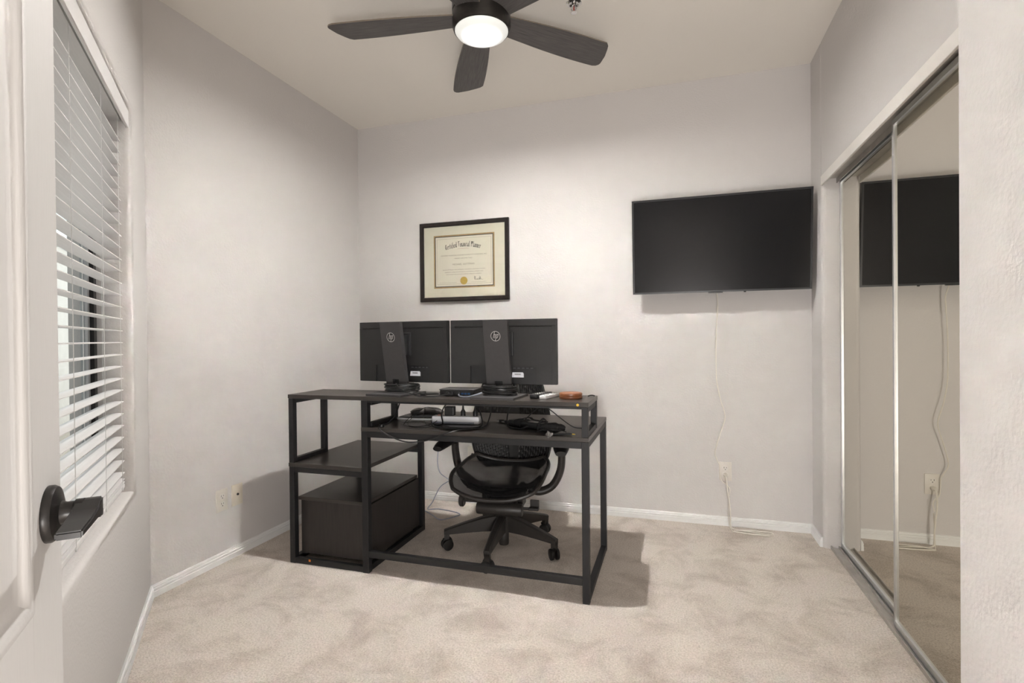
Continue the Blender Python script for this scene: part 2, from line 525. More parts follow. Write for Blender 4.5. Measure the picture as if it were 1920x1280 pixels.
struct('wall_hall', bm, 'wall', 'plain hall walls outside the entry doorway', 'wall')

# angled window wall (local frame: x along wall, y into room, z up)
WS0, WS1, WZ0, WZ1 = 0.345, 1.780, 0.575, 2.070
WLEN = (Vector((*WEND, 0)) - WX0).length
bm = bmesh.new()
o_ = [bm.verts.new(p) for p in ((0, 0, 0), (WLEN, 0, 0), (WLEN, 0, ZC), (0, 0, ZC))]
i_ = [bm.verts.new(p) for p in ((WS0, 0, WZ0), (WS1, 0, WZ0), (WS1, 0, WZ1), (WS0, 0, WZ1))]
b_ = [bm.verts.new((v.co.x, -0.20, v.co.z)) for v in i_]
ob_ = [bm.verts.new((v.co.x, -0.20, v.co.z)) for v in o_]
for k in range(4):
    k2 = (k + 1) % 4
    bm.faces.new((o_[k], o_[k2], i_[k2], i_[k]))
    bm.faces.new((i_[k], i_[k2], b_[k2], b_[k]))
    bm.faces.new((b_[k], b_[k2], ob_[k2], ob_[k]))
    bm.faces.new((ob_[k], ob_[k2], o_[k2], o_[k]))
bmesh.ops.recalc_face_normals(bm, faces=bm.faces)
ie = [e for e in bm.edges if set(e.verts) <= set(i_)]
bmesh.ops.bevel(bm, geom=ie, offset=0.022, segments=5, affect='EDGES', profile=0.5)
struct('wall_window', bm, 'wall', 'angled beige wall with the deep window recess', 'wall', smooth=True, mtx=WIN_M)

# baseboards
def baseboard(name, L, mtx, label):
    prof = [(0, 0), (0.013, 0), (0.013, 0.026), (0.0105, 0.029), (0.0125, 0.032), (0.0125, 0.040), (0.009, 0.043), (0.010, 0.046), (0.007, 0.053), (0.0, 0.055)]
    bm = bmesh.new()
    a = [bm.verts.new((0, -y, z)) for y, z in prof]
    b = [bm.verts.new((L, -y, z)) for y, z in prof]
    n = len(prof)
    bm.faces.new(a); bm.faces.new(b[::-1])
    for i in range(n):
        bm.faces.new((a[i], b[i], b[(i + 1) % n], a[(i + 1) % n]))
    bmesh.ops.recalc_face_normals(bm, faces=bm.faces)
    return struct(name, bm, 'trim', label, 'baseboard', mtx=mtx)
def bframe(p, d):
    d = Vector((*d, 0)).normalized(); n = Vector((-d.y, d.x, 0))
    return Matrix(((d.x, n.x, 0, p[0]), (d.y, n.y, 0, p[1]), (0, 0, 1, 0), (0, 0, 0, 1)))
baseboard('baseboard_back', XR - XL, bframe((XL, YB), (1, 0)), 'white grooved baseboard below the television wall')
baseboard('baseboard_left', YB - YC, bframe((XL, YC), (0, 1)), 'white grooved baseboard below two cover plates')
baseboard('baseboard_window', WLEN, bframe(WEND, (-1, 1)), 'white grooved baseboard under the window')
baseboard('baseboard_right', YB - JY - 0.012, bframe((XR, YB), (0, -1)), 'short white baseboard stub beside the closet track')

# closet: floor track, header fascia, two mirrored sliding doors
FX, BXm = 0.826, 0.862          # mirror planes of the near and the far door
t = thing('trim_1', 'grey metal floor track under the mirrored closet doors', 'track', (0.84, 2.3, 0), kind='structure')
bm = bmesh.new()
bx(bm, 0.806, 0.884, 1.345, JY - 0.002, 0.0, 0.006)
part('track_plate', bm, 'track', t, True)
for x in (0.806, 0.843, 0.881):
    part('track_lip', box(x, x + 0.004, 1.345, JY - 0.002, 0.006, 0.018), 'track', t, True)
t = thing('trim_2', 'white closet header fascia above the mirrored doors', 'header', (0.78, 2.3, 1.967), kind='structure')
part('fascia', box(0.766, 0.776, 1.345, JY - 0.002, 1.966, 2.018, 0.002), 'headwhite', t, True)
part('header_channel', boxes((0.776, 0.888, 1.345, JY - 0.002, 2.002, 2.015), (0.841, 0.845, 1.345, JY - 0.002, 1.975, 2.002)), 'track', t, True)
part('header_lip', box(0.884, 0.888, 1.345, JY - 0.002, 1.966, 2.002), 'track', t, True)

def closet_door(name, x, y0, y1, label):
    t = thing(name, label, 'door', (x, (y0 + y1) / 2, 0.012), kind='structure')
    z0, z1 = 0.016, 1.992
    part('mirror', box(x, x + 0.006, y0 + 0.012, y1 - 0.012, z0 + 0.02, z1 - 0.015), 'mirror', t, True)
    for a, b in ((y0, y0 + 0.015), (y1 - 0.015, y1)):
        bm = boxes((x - 0.007, x + 0.010, a, b, z0, z1), bev=0.0015)
        part('stile', bm, 'alu', t, True)
    part('bottom_rail', box(x - 0.008, x + 0.010, y0 + 0.015, y1 - 0.015, z0, z0 + 0.026, 0.0015), 'alu', t, True)
    part('top_rail', box(x - 0.008, x + 0.010, y0 + 0.015, y1 - 0.015, z1 - 0.022, z1, 0.0015), 'alu', t, True)
    return t
closet_door('door_2', BXm, 2.300, JY - 0.003, 'mirrored sliding closet door farther away, set behind the other')
closet_door('door_3', FX, 1.350, 2.395, 'mirrored sliding closet door nearest the viewer')

# window frame in the recess
t = thing('window_1', 'dark bronze framed window behind the white blind', 'window', mtx=WIN_M @ Matrix.Translation((0, 0, 0)), kind='structure')
yf0, yf1 = -0.155, -0.115
part('window_frame', mitred(WS0, WS1, WZ0, WZ1, [(0, yf0), (0, yf1), (0.042, yf1), (0.042, yf0)]), 'bronze', t)
xm = (WS0 + WS1) / 2
part('mullion', box(xm - 0.02, xm + 0.02, yf0, yf1 - 0.004, WZ0 + 0.042, WZ1 - 0.042), 'bronze', t)
for a, b in ((WS0 + 0.042, xm - 0.02), (xm + 0.02, WS1 - 0.042)):
    part('sash', mitred(a, b, WZ0 + 0.042, WZ1 - 0.042, [(0, -0.150), (0, -0.128), (0.028, -0.128), (0.028, -0.150)]), 'vinyl', t)
    part('pane', box(a + 0.028, b - 0.028, -0.141, -0.137, WZ0 + 0.07, WZ1 - 0.07), 'glass', t)

# outside: neighbouring wall and ground seen through the slats
om = WIN_M
ow = struct('wall_exterior', boxes((-13.0, 5.5, -2.45, -2.2, -0.2, 2.9)), 'stucco', 'pale stucco wall outside the window', 'wall', mtx=om)
part('eave_trim', box(-13.0, 5.5, -2.2, -2.17, 2.70, 2.9), 'trim', ow)
part('corner_trim', box(-4.15, -4.0, -2.2, -2.17, -0.2, 2.7), 'trim', ow)
struct('ground', boxes((-13, 7, -9, -0.21, -0.30, -0.2)), 'gravel', 'gravel ground outside the window', 'ground', mtx=om)

# entry door, swung open parallel to the window wall (local: x from free edge to hinge, y = face into room)
DOOR_M = WIN_M.copy()
DOOR_M.translation = Vector((-0.771, 0.478, 0))
t = thing('door_1', 'white panelled entry door standing open at the left edge', 'door', mtx=DOOR_M, kind='structure')
DW, DZ0, DZ1, DT = 0.757, 0.012, 2.035, 0.035
part('door_core', box(0.001, DW - 0.001, -DT + 0.006, -0.009, DZ0 + 0.001, DZ1 - 0.001), 'door', t)
SW = 0.111
for a, b in ((0, SW), (DW - SW, DW)):
    part('stile', box(a, b, -DT, 0, DZ0, DZ1, 0.0015), 'door', t)
rails = ((DZ0, 0.25), (0.66, 0.852), (DZ1 - 0.115, DZ1))
for a, b in rails:
    part('rail', box(SW, DW - SW, -DT, 0, a, b), 'door', t)
for a, b in ((0.25, 0.66), (0.852, DZ1 - 0.115)):
    part('molding', mitred(SW, DW - SW, a, b, [(0, -0.010), (0, 0.0005), (0.006, 0.0035), (0.013, 0.0025), (0.018, -0.003), (0.024, -0.0065), (0.034, -0.0085), (0.034, -0.012)]), 'door', t, smooth=True)
    part('panel', mitred(SW + 0.034, DW - SW - 0.034, a + 0.034, b - 0.034, [(0, -0.0095), (0.03, -0.004), (0.26, -0.004), (0.26, -0.0095)]) if False else
         box(SW + 0.034, DW - SW - 0.034, -0.012, -0.0075, a + 0.034, b - 0.034), 'door', t)
h = part('door_handle', LA([(0.0, 0.0), (0.0345, 0.0), (0.0345, 0.005), (0.032, 0.009), (0.024, 0.0115), (0.0145, 0.013), (0.0125, 0.018), (0.0125, 0.025), (0.0145, 0.027), (0.0145, 0.035), (0.0, 0.035)], 40,
             AX((0, 1, 0), (0.052, 0, 0.950))), 'lever', t, smooth=True, label='dark bronze lever handle with round rose')
# flat paddle lever reaching from the neck towards the hinge side
bm = bmesh.new()
sec = lambda x, z, y0, y1, th: [(x, y0, z - th), (x, y1, z - th), (x, y1, z + th), (x, y0, z + th)]
rows = [sec(0.036, 0.950, 0.029, 0.050, 0.010), sec(0.046, 0.951, 0.027, 0.053, 0.0125), sec(0.058, 0.951, 0.026, 0.054, 0.0115), sec(0.072, 0.950, 0.026, 0.054, 0.0065),
        sec(0.110, 0.9485, 0.027, 0.054, 0.0048), sec(0.148, 0.9475, 0.028, 0.053, 0.0042)]
vr = [[bm.verts.new(p) for p in rr] for rr in rows]
bm.faces.new(vr[0][::-1]); bm.faces.new(vr[-1])
for a, b in zip(vr[:-1], vr[1:]):
    for k in range(4):
        bm.faces.new((a[k], a[(k + 1) % 4], b[(k + 1) % 4], b[k]))
bmesh.ops.recalc_face_normals(bm, faces=bm.faces)
bmesh.ops.bevel(bm, geom=[e for e in bm.edges], offset=0.0018, segments=2, affect='EDGES')
part('lever', bm, 'lever', h, smooth=True)
part('latch_plate', box(-0.0008, 0.0005, -0.029, -0.006, 0.92, 0.98), 'lever', t)
for z in (0.22, 1.02, 1.82):
    part('hinge', LA([(0, 0), (0.006, 0), (0.006, 0.09), (0, 0.09)], 10, Matrix.Translation((DW + 0.003, -0.003, z - 0.045))), 'lever', t)

# ================================================================== WINDOW BLIND
t = thing('window_blind', 'white horizontal slat blind hanging in the window recess', 'blind', mtx=WIN_M @ Matrix.Translation((0, 0, WZ0 + 0.01)))
def W(bm): return bm      # blind geometry written with z above floor, shifted to the root
def bpart(name, bm, m, smooth=False):
    bmesh.ops.transform(bm, matrix=Matrix.Translation((0, 0, -(WZ0 + 0.01))), verts=bm.verts)
    return part(name, bm, m, t, smooth=smooth)
BS0, BS1 = WS0 + 0.010, WS1 - 0.010
bpart('valance', box(BS0 - 0.004, BS1 + 0.004, -0.016, -0.005, 1.990, 2.058, 0.003), 'slat')
bpart('headrail', boxes((BS0, BS1, -0.090, -0.030, 2.012, 2.016), (BS0, BS1, -0.090, -0.087, 2.016, 2.055), (BS0, BS1, -0.033, -0.030, 2.016, 2.055)), 'slat')
# one slat, copied down the ladder
SL_Y0, SL_Y1 = -0.083, -0.033
bm = bmesh.new()
prof = [(SL_Y0, 0.0), (SL_Y0 + 0.012, 0.0012), ((SL_Y0 + SL_Y1) / 2, 0.0018), (SL_Y1 - 0.012, 0.0012), (SL_Y1, 0.0)]
top = [(y, z + 0.0014) for y, z in prof]; bot = [(y, z - 0.0014) for y, z in prof[::-1]]
outl = top + bot
a = [bm.verts.new((BS0, y, z)) for y, z in outl]; b = [bm.verts.new((BS1, y, z)) for y, z in outl]
bm.faces.new(a); bm.faces.new(b[::-1])
for i in range(len(outl)):
    bm.faces.new((a[i], b[i], b[(i + 1) % len(outl)], a[(i + 1) % len(outl)]))
bmesh.ops.recalc_face_normals(bm, faces=bm.faces)
zs = [1.156 + 0.0457 * k for k in range(17, -12, -1)]
first = None
for i, z in enumerate(zs):
    mt = Matrix.Translation((0, 0, z - (WZ0 + 0.01)))
    if first is None:
        first = part('slat', bm, 'slat', t)
        first.matrix_basis = mt
    else:
        dup_mesh(first, t, mt)
bpart('bottom_rail', box(BS0, BS1, SL_Y0, SL_Y1, 0.594, 0.612, 0.004), 'slat')
for k in range(2):
    dup_mesh(first, t, Matrix.Translation((0, 0, 0.617 + 0.012 * k - (WZ0 + 0.01))))
LAD = [0.415, 0.69, 1.06, 1.40, 1.70]
for x in LAD:
    bpart('ladder_cord', tube(bmesh.new(), [(x, SL_Y1 + 0.0025, 0.60), (x, SL_Y1 + 0.0025, 2.012)], 0.0011, 5), 'cord')
    bpart('ladder_cord', tube(bmesh.new(), [(x, SL_Y0 - 0.0025, 0.60), (x, SL_Y0 - 0.0025, 2.012)], 0.0011, 5), 'cord')
    bpart('cord_plug', LA([(0, 0), (0.006, 0), (0.006, 0.007), (0, 0.007)], 10, AX((0, 1, 0), (x, SL_Y1 - 0.003, 0.603))), 'cord', True)

# ================================================================== CEILING FAN
FC = Vector((-0.797, 2.165, 0))
t = thing('ceiling_fan', 'dark five blade ceiling fan with a lit round frosted lamp', 'fan', (FC.x, FC.y, ZC))
def zr(p): return [(r_, z - ZC) for r_, z in p]
part('canopy', LA(zr([(0, 2.739), (0.085, 2.739), (0.085, 2.715), (0.07, 2.70), (0.0, 2.70)]), 40), 'fanmetal', t, smooth=True)
part('motor_housing', LA(zr([(0.0, 2.705), (0.10, 2.705), (0.122, 2.695), (0.128, 2.675), (0.128, 2.590), (0.124, 2.586), (0.0, 2.586)]), 56), 'fanmetal', t, smooth=True)
part('light_housing', LA(zr([(0.0, 2.584), (0.124, 2.584), (0.128, 2.580), (0.128, 2.524), (0.122, 2.509), (0.117, 2.507), (0.117, 2.512), (0.0, 2.512)]), 56), 'fanmetal', t, smooth=True)
lens = part('lamp_lens', LA([(0.1165, 0.003), (0.1165, -0.006), (0.108, -0.016), (0.090, -0.024), (0.060, -0.030), (0.03, -0.0325), (0.0, -0.033)], 56), 'lens', t, smooth=True)
lens.location = (0, 0, 2.511 - ZC)
for k, dx in enumerate((-0.012, 0.003, 0.015)):
    an = math.radians(-100) + dx * 7
    part('sensor_dot', LA([(0, 0), (0.0022, 0), (0.0015, 0.001), (0, 0.001)], 8, AX((math.cos(an), math.sin(an), 0), (0.1278 * math.cos(an), 0.1278 * math.sin(an), 2.565 - ZC))), 'chrome', t)
# blade outline along +x
ol = []
R0, R1 = 0.105, 0.688
def halfw(u):    # leading / trailing half widths
    return 0.048 + 0.030 * math.sin(PI * min(1, u * 1.12) * 0.62)
up, dn = [], []
nn = 14
for i in range(nn + 1):
    u = i / nn
    x = R0 + (R1 - 0.03 - R0) * u
    up.append((x, 0.056 + 0.030 * math.sin(PI * 0.60 * u)))
    dn.append((x - 0.030 * (u ** 3), -(0.056 + 0.026 * math.sin(PI * 0.60 * u))))
tip = [(R1 - 0.012, 0.078), (R1 - 0.002, 0.066), (R1, 0.052), (R1 - 0.012, 0.0), (R1 - 0.032, -0.046), (R1 - 0.044, -0.068)]
outline = dn[:-1] + [(dn[-1][0], dn[-1][1])] + tip[::-1] + up[::-1]
bm = bmesh.new()
prism(bm, outline, -0.003, 0.003)
bmesh.ops.recalc_face_normals(bm, faces=bm.faces)
bladeM = bm
blade0 = None
for k in range(5):
    an = math.radians(117.0 + 72 * k)
    mt = Matrix.Translation((0, 0, 2.565 - ZC)) @ Matrix.Rotation(an, 4, 'Z') @ Matrix.Rotation(math.radians(-8), 4, 'X')
    if blade0 is None:
        blade0 = part('blade', bladeM, 'blade', t); blade0.matrix_basis = mt
        blade0.data.materials.append(M['bladeedge'])
        for p in blade0.data.polygons:
            if abs(p.normal.z) < 0.5: p.material_index = 1
    else:
        dup_mesh(blade0, t, mt)

# sprinkler head
t = thing('fire_sprinkler', 'small chrome fire sprinkler head on the ceiling', 'sprinkler', (-0.439, 2.457, ZC))
part('escutcheon', LA([(0, 0), (0.037, 0), (0.036, -0.004), (0.024, -0.008), (0.018, -0.004), (0, -0.004)], 32), 'chrome', t, smooth=True)
part('sprinkler_body', LA([(0, -0.003), (0.011, -0.003), (0.010, -0.016), (0.006, -0.018), (0, -0.018)], 20), 'chrome', t, smooth=True)
bm = bmesh.new()
for s in (-1, 1):
    tube(bm, smooth_path([(s * 0.009, 0, -0.015), (s * 0.013, 0, -0.028), (s * 0.007, 0, -0.042), (0, 0, -0.046)], 4), 0.0022, 6)
part('frame_arms', bm, 'chrome', t, smooth=True)
part('glass_bulb', LA([(0, -0.018), (0.0028, -0.020), (0.0028, -0.040), (0, -0.042)], 10), 'redbulb', t, smooth=True)
part('deflector', LA([(0, -0.046), (0.015, -0.047), (0.015, -0.0485), (0, -0.0485)], 20), 'chrome', t)

# ================================================================== TELEVISION
TVM = Matrix.Translation((0.254, 3.306, 1.419)) @ Matrix.Rotation(math.radians(4.6), 4, 'X')
t = thing('television', 'large flat black television mounted high on the back wall', 'television', mtx=TVM)
TW, TH = 0.984, 0.566
part('bezel', mitred(-TW / 2, TW / 2, 0, TH, [(0, 0.03), (0, 0.0), (0.0105, 0.0), (0.0105, 0.004), (0.0105, 0.03)]), 'tvplastic', t)
part('screen', box(-TW / 2 + 0.0105, TW / 2 - 0.0105, 0.003, 0.012, 0.0105, TH - 0.0105), 'screen', t)
part('back_cover', boxes((-TW / 2 + 0.004, TW / 2 - 0.004, 0.012, 0.032, 0.004, TH - 0.004), (-0.34, 0.34, 0.032, 0.060, 0.02, 0.36), bev=0.003), 'tvplastic', t)
part('logo_tab', box(-0.055, 0.025, -0.0015, 0.016, -0.005, 0.006, 0.002), 'tvplastic', t)
part('tab_gloss', box(-0.045, 0.012, -0.0022, 0.0, 0.0005, 0.004), 'monplastic', t)
part('remote_sensor', LA([(0, 0), (0.008, 0), (0.006, -0.006), (0, -0.007)], 14, Matrix.Translation((0.145, 0.008, 0.001))), 'tvplastic', t, smooth=True)
part('wall_mount', boxes((-0.12, 0.12, 0.058, 0.078, 0.10, 0.30), (-0.05, 0.05, 0.070, 0.098, 0.14, 0.26)), 'blackmetal', t)

# ================================================================== WALL PLATES
def wall_plate(name, label, mtx, kind, m='plate', group=None):
    """Plate in the xz plane facing -y, centred on the root."""
    t = thing(name, label, 'outlet' if kind == 'duplex' else 'wall plate', mtx=mtx, group=group)
    part('cover_plate', box(-0.036, 0.036, -0.006, 0.0, -0.057, 0.057, 0.0025), m, t, smooth=True)
    if kind == 'duplex':
        for z in (-0.020, 0.020):
            pts = [(0.0165 * math.cos(a), z + max(-0.0135, min(0.0135, 0.0165 * math.sin(a)))) for a in [2 * PI * k / 24 for k in range(24)]]
            rc = part('receptacle', prism_y(pts, -0.0078, -0.004), 'recept', t)
            part('slot', boxes((-0.0082, -0.0060, -0.0082, -0.0070, z - 0.001, z + 0.008), (0.0058, 0.0078, -0.0082, -0.0070, z, z + 0.007)), 'hole', rc)
            part('ground_hole', LA([(0, 0), (0.0026, 0), (0.0026, 0.001), (0, 0.001)], 10, AX((0, -1, 0), (0, -0.0074, z - 0.008))), 'hole', rc)
        part('screw', LA([(0, 0), (0.003, 0), (0.002, 0.0012), (0, 0.0012)], 10, AX((0, -1, 0), (0, -0.006, 0))), 'recept', t)
    else:
        part('jack', LA([(0, 0), (0.0065, 0), (0.0055, 0.006), (0, 0.006)], 14, AX((0, -1, 0), (0, -0.006, 0.002))), 'hole', t, smooth=True)
        for z in (-0.042, 0.042):
            part('screw', LA([(0, 0), (0.003, 0), (0.002, 0.0012), (0, 0.0012)], 10, AX((0, -1, 0), (0, -0.006, z))), m, t)
    return t
RZL = Matrix.Rotation(PI / 2, 4, 'Z')
wall_plate('electrical_outlet', 'ivory duplex outlet on back wall below the television', Matrix.Translation((0.296, YB, 0.332)), 'duplex')
wall_plate('electrical_outlet', 'ivory duplex outlet on the left wall beside the jack plate', Matrix.Translation((XL, 2.150, 0.326)) @ RZL, 'duplex')
wall_plate('cable_jack_plate', 'almond wall plate with one dark jack on the left wall', Matrix.Translation((XL, 2.250, 0.328)) @ RZL, 'jack', 'plate2')
wall_plate('cable_jack_plate', 'ivory wall plate on the back wall behind the chair', Matrix.Translation((-1.362, YB, 0.342)), 'jack', 'plate')

# ================================================================== FRAMED CERTIFICATE
cx, cz = -1.410, 1.705
CW, CH = 0.672, 0.562
t = thing('framed_certificate', 'dark framed professional certificate with cream mat on the wall', 'picture', (cx, YB - 0.002, cz - CH / 2))
x0, x1, z0, z1 = -CW / 2, CW / 2, 0, CH
part('frame', mitred(x0, x1, z0, z1, [(0, 0), (0, -0.020), (0.004, -0.024), (0.026, -0.022), (0.030, -0.014), (0.030, 0)]), 'frame', t)
part('mat_board', box(x0 + 0.026, x1 - 0.026, -0.009, -0.006, z0 + 0.026, z1 - 0.026), 'mat', t)
mx0, mx1, mz0, mz1 = -0.229, 0.231, 0.093, 0.470
part('gold_fillet', mitred(mx0, mx1, mz0, mz1, [(0, -0.006), (0, -0.0104), (0.0085, -0.0104), (0.0085, -0.006)]), 'goldline', t)
part('dark_fillet', mitred(mx0 + 0.0085, mx1 - 0.0085, mz0 + 0.0085, mz1 - 0.0085, [(0, -0.006), (0, -0.0100), (0.0055, -0.0100), (0.0055, -0.006)]), 'ink', t)
px0, px1, pz0, pz1 = mx0 + 0.013, mx1 - 0.013, mz0 + 0.013, mz1 - 0.013
pap = part('certificate_paper', box(px0, px1, -0.0095, -0.0085, pz0, pz1), 'paper', t)
PY = -0.0098
part('border_line', mitred(px0 + 0.012, px1 - 0.012, pz0 + 0.014, pz1 - 0.014, [(0, -0.0094), (0, PY), (0.0012, PY), (0.0012, -0.0094)]), 'faint', pap)
# heading in broad-nib lettering on an arc
GL = {
 'C': (.62, [[(.55, .88), (.22, .92), (.08, .65), (.08, .3), (.25, .06), (.55, .2)], [(.32, .9), (.32, .16)]]),
 'F': (.62, [[(.05, .80), (.16, .96), (.62, .93)], [(.30, .94), (.28, .12), (.08, .0)], [(.28, .50), (.52, .55)]]),
 'P': (.62, [[(.02, .82), (.18, .96), (.18, .02)], [(.18, .94), (.48, .88), (.54, .60), (.20, .42)], [(.33, .9), (.33, .5)]]),
 'e': (.40, [[(.08, .30), (.34, .42), (.28, .57), (.10, .55), (.07, .14), (.2, .02), (.36, .12)]]),
 'r': (.38, [[(.03, .54), (.13, .6), (.13, .02)], [(.13, .48), (.26, .6), (.36, .52)]]),
 't': (.36, [[(.17, .85), (.15, .1), (.24, .02), (.36, .1)], [(.02, .57), (.34, .57)]]),
 'i': (.28, [[(.04, .54), (.14, .6), (.14, .08), (.25, .02)], [(.12, .78), (.17, .83)]]),
 'f': (.36, [[(.40, .90), (.24, .95), (.15, .8), (.15, -.05)], [(.02, .57), (.34, .57)]]),
 'd': (.44, [[(.33, .96), (.33, .1), (.43, .02)], [(.33, .55), (.1, .52), (.07, .12), (.2, .02), (.33, .1)]]),
 'n': (.46, [[(.02, .54), (.11, .6), (.11, .02)], [(.11, .48), (.25, .6), (.34, .5), (.34, .08), (.44, .02)]]),
 'a': (.42, [[(.08, .55), (.27, .6), (.30, .1), (.40, .02)], [(.30, .35), (.1, .28), (.07, .1), (.18, .02), (.30, .12)]]),
 'c': (.38, [[(.34, .52), (.18, .6), (.07, .45), (.08, .12), (.2, .02), (.36, .1)]]),
 'l': (.28, [[(.05, .90), (.14, .98), (.14, .1), (.26, .02)]]),
 ' ': (.26, []),
}
def nib(bm, pts, nb, y, tf):
    for p, q in zip(pts[:-1], pts[1:]):
        p = Vector(p); q = Vector(q)
        quad = [p - nb, p + nb, q + nb, q - nb]
        try:
            bm.faces.new([bm.verts.new((*tf(v)[:1], y, tf(v)[1])) for v in quad])
        except ValueError:
            pass
bm = bmesh.new()
head = 'Certified Financial Planner'
wid = sum(GL[ch][0] for ch in head) + 0.05 * len(head)
targ = 0.268
sc = 0.040
sx = targ / wid
Rarc = 0.42
cxh, czh = -0.004, 0.383
pos = 0
for ch in head:
    gw, strokes = GL[ch]
    mid = (pos + gw / 2) * sx - targ / 2
    ang = mid / Rarc
    def tf(v, mid=mid, ang=ang, gw=gw):
        lx = (v.x - gw / 2) * sx; lz = v.y * sc
        return (cxh + Rarc * math.sin(ang) + lx * math.cos(ang) + lz * math.sin(ang) * 0.6,
                czh - Rarc * (1 - math.cos(ang)) - lx * math.sin(ang) + lz * math.cos(ang))
    for s_ in strokes:
        nib(bm, s_, Vector((0.078, 0.042)), PY - 0.0002, tf)
    pos += gw + 0.05
part('heading', bm, 'ink', pap)
def line(txt, size, z, width, m, x=0.0):
    part('text_line', text_bm(txt, size, Matrix.Translation((x, PY, z)) @ RX90, width=width), m, pap)
part('flourish', TU([(-0.045, PY, 0.368), (-0.02, PY, 0.371), (0.0, PY, 0.369), (0.02, PY, 0.371), (0.04, PY, 0.368)], 0.0009, 5), 'redink', pap)
line('CERTIFIED FINANCIAL PLANNER BOARD OF STANDARDS, INC.', 0.0125, 0.320, 0.352, 'faint', 0.0)
line('HEREBY CERTIFIES THAT', 0.0100, 0.298, 0.138, 'faint', -0.002)
line('MICHAEL GOTTMAN', 0.0175, 0.254, 0.165, 'faint', -0.002)
line('has met CFP Board\'s initial certification requirements, examination and ethics', 0.0105, 0.220, 0.322, 'faint')
line('requirements, and has been authorized to use the following certification marks', 0.0105, 0.203, 0.290, 'faint')
line('in accordance with terms and conditions, subject to compliance.', 0.0105, 0.187, 0.268, 'faint')
part('date_rule', box(-0.188, -0.055, PY, PY + 0.0004, 0.131, 0.132), 'faint', pap)
part('signature_rule', box(0.055, 0.165, PY, PY + 0.0004, 0.131, 0.132), 'faint', pap)
bm = bmesh.new()
for k in range(1):
    pts = []
    n = 48
    for i in range(n):
        a = 2 * PI * i / n; rr = 0.0285 if i % 2 else 0.0265
        pts.append((0.0005 + rr * math.cos(a), 0.143 + rr * math.sin(a)))
sl = part('gold_seal', prism_y(pts, -0.0106, -0.0094), 'gold', pap)
bm = bmesh.new()
for rr in (0.022, 0.012):
    tube(bm, [(0.0005 + rr * math.cos(2 * PI * k / 28), -0.0107, 0.143 + rr * math.sin(2 * PI * k / 28)) for k in range(28)], 0.0008, 5, True)
part('seal_ring', bm, 'goldline', sl)
sig = [(0.078, 0.160), (0.082, 0.172), (0.084, 0.145), (0.081, 0.160), (0.090, 0.168), (0.086, 0.153), (0.093, 0.146), (0.096, 0.154), (0.099, 0.146), (0.103, 0.153), (0.106, 0.146),
       (0.110, 0.158), (0.106, 0.146), (0.116, 0.150), (0.120, 0.170), (0.118, 0.145), (0.126, 0.168), (0.122, 0.146), (0.130, 0.154), (0.134, 0.146), (0.146, 0.148)]
part('signature', TU([(a, PY, b) for a, b in sig], 0.0008, 5, n=4), 'ink', pap)
part('glass_pane', box(x0 + 0.027, x1 - 0.027, -0.0145, -0.013, z0 + 0.027, z1 - 0.027), 'picglass', t)

# ================================================================== DESK
DX0, DXM, DX1 = -1.920, -1.466, -0.354
DY0, DY1 = 2.245, 2.870
DZT = 0.724
t = thing('office_desk', 'black metal framed desk with raised shelf and attached shelving unit', 'desk', (-1.14, 2.55, 0))
def dp(name, b, m='blackmetal', bev=0.0015, label=None): return part(name, box(*b, bev), m, t, True, label=label)
TB = 0.031
# desktop and its frame
dp('desktop', (DXM - 0.018, DX1, DY0, DY1, DZT - 0.019, DZT), 'lam')
for y in (DY0 + 0.002, DY1 - TB - 0.002):
    dp('leg', (DX1 - TB - 0.001, DX1 - 0.001, y, y + TB, 0.0, DZT - 0.019))
dp('leg', (DXM - 0.018, DXM + 0.017, DY0 + 0.002, DY0 + TB + 0.002, 0.0, 0.857))
dp('leg', (DXM - 0.018, DXM + 0.013, DY1 - TB - 0.002, DY1 - 0.002, 0.0, DZT - 0.019))
for y in (DY0 + 0.004, DY1 - 0.029):
    dp('apron_rail', (DXM + 0.017, DX1 - TB - 0.001, y, y + 0.025, DZT - 0.049, DZT - 0.019))
for x in (DXM - 0.016, DX1 - TB):
    dp('side_rail', (x, x + 0.029, DY0 + TB + 0.002, DY1 - TB - 0.002, DZT - 0.047, DZT - 0.019))
    dp('floor_rail', (x, x + 0.029, DY0 + TB + 0.002, DY1 - TB - 0.002, 0.002, 0.031))
dp('stretcher', (DXM + 0.017, DX1 - TB - 0.001, DY0 + 0.003, DY0 + 0.030, 0.079, 0.110))
# raised monitor shelf
SY1 = 2.535
ST = 0.877
dp('raised_shelf', (DXM, DX1, DY0, SY1, ST - 0.020, ST), 'lam')
dp('raised_shelf', (DX0, DXM - 0.001, DY0, SY1, ST - 0.020, ST), 'lam')
for y in (DY0 + 0.003, SY1 - 0.026):
    dp('shelf_rail', (DXM + 0.017, DX1 - 0.03, y, y + 0.022, ST - 0.030, ST - 0.020))
for x, zb in ((DX1 - 0.030, DZT), (DXM + 0.000, DZT), (DX0 + 0.002, 0.522)):
    fr = dp('shelf_post', (x, x + 0.028, SY1 - 0.032, SY1 - 0.003, zb, ST - 0.020))
    if x != DXM:
        dp('shelf_post', (x, x + 0.028, DY0 + 0.002, DY0 + 0.031, zb, ST - 0.020))
    dp('post_foot_rail', (x, x + 0.026, DY0 + 0.031, SY1 - 0.032, zb, zb + 0.022))
    dp('post_top_rail', (x, x + 0.026, DY0 + 0.031, SY1 - 0.032, ST - 0.046, ST - 0.020))
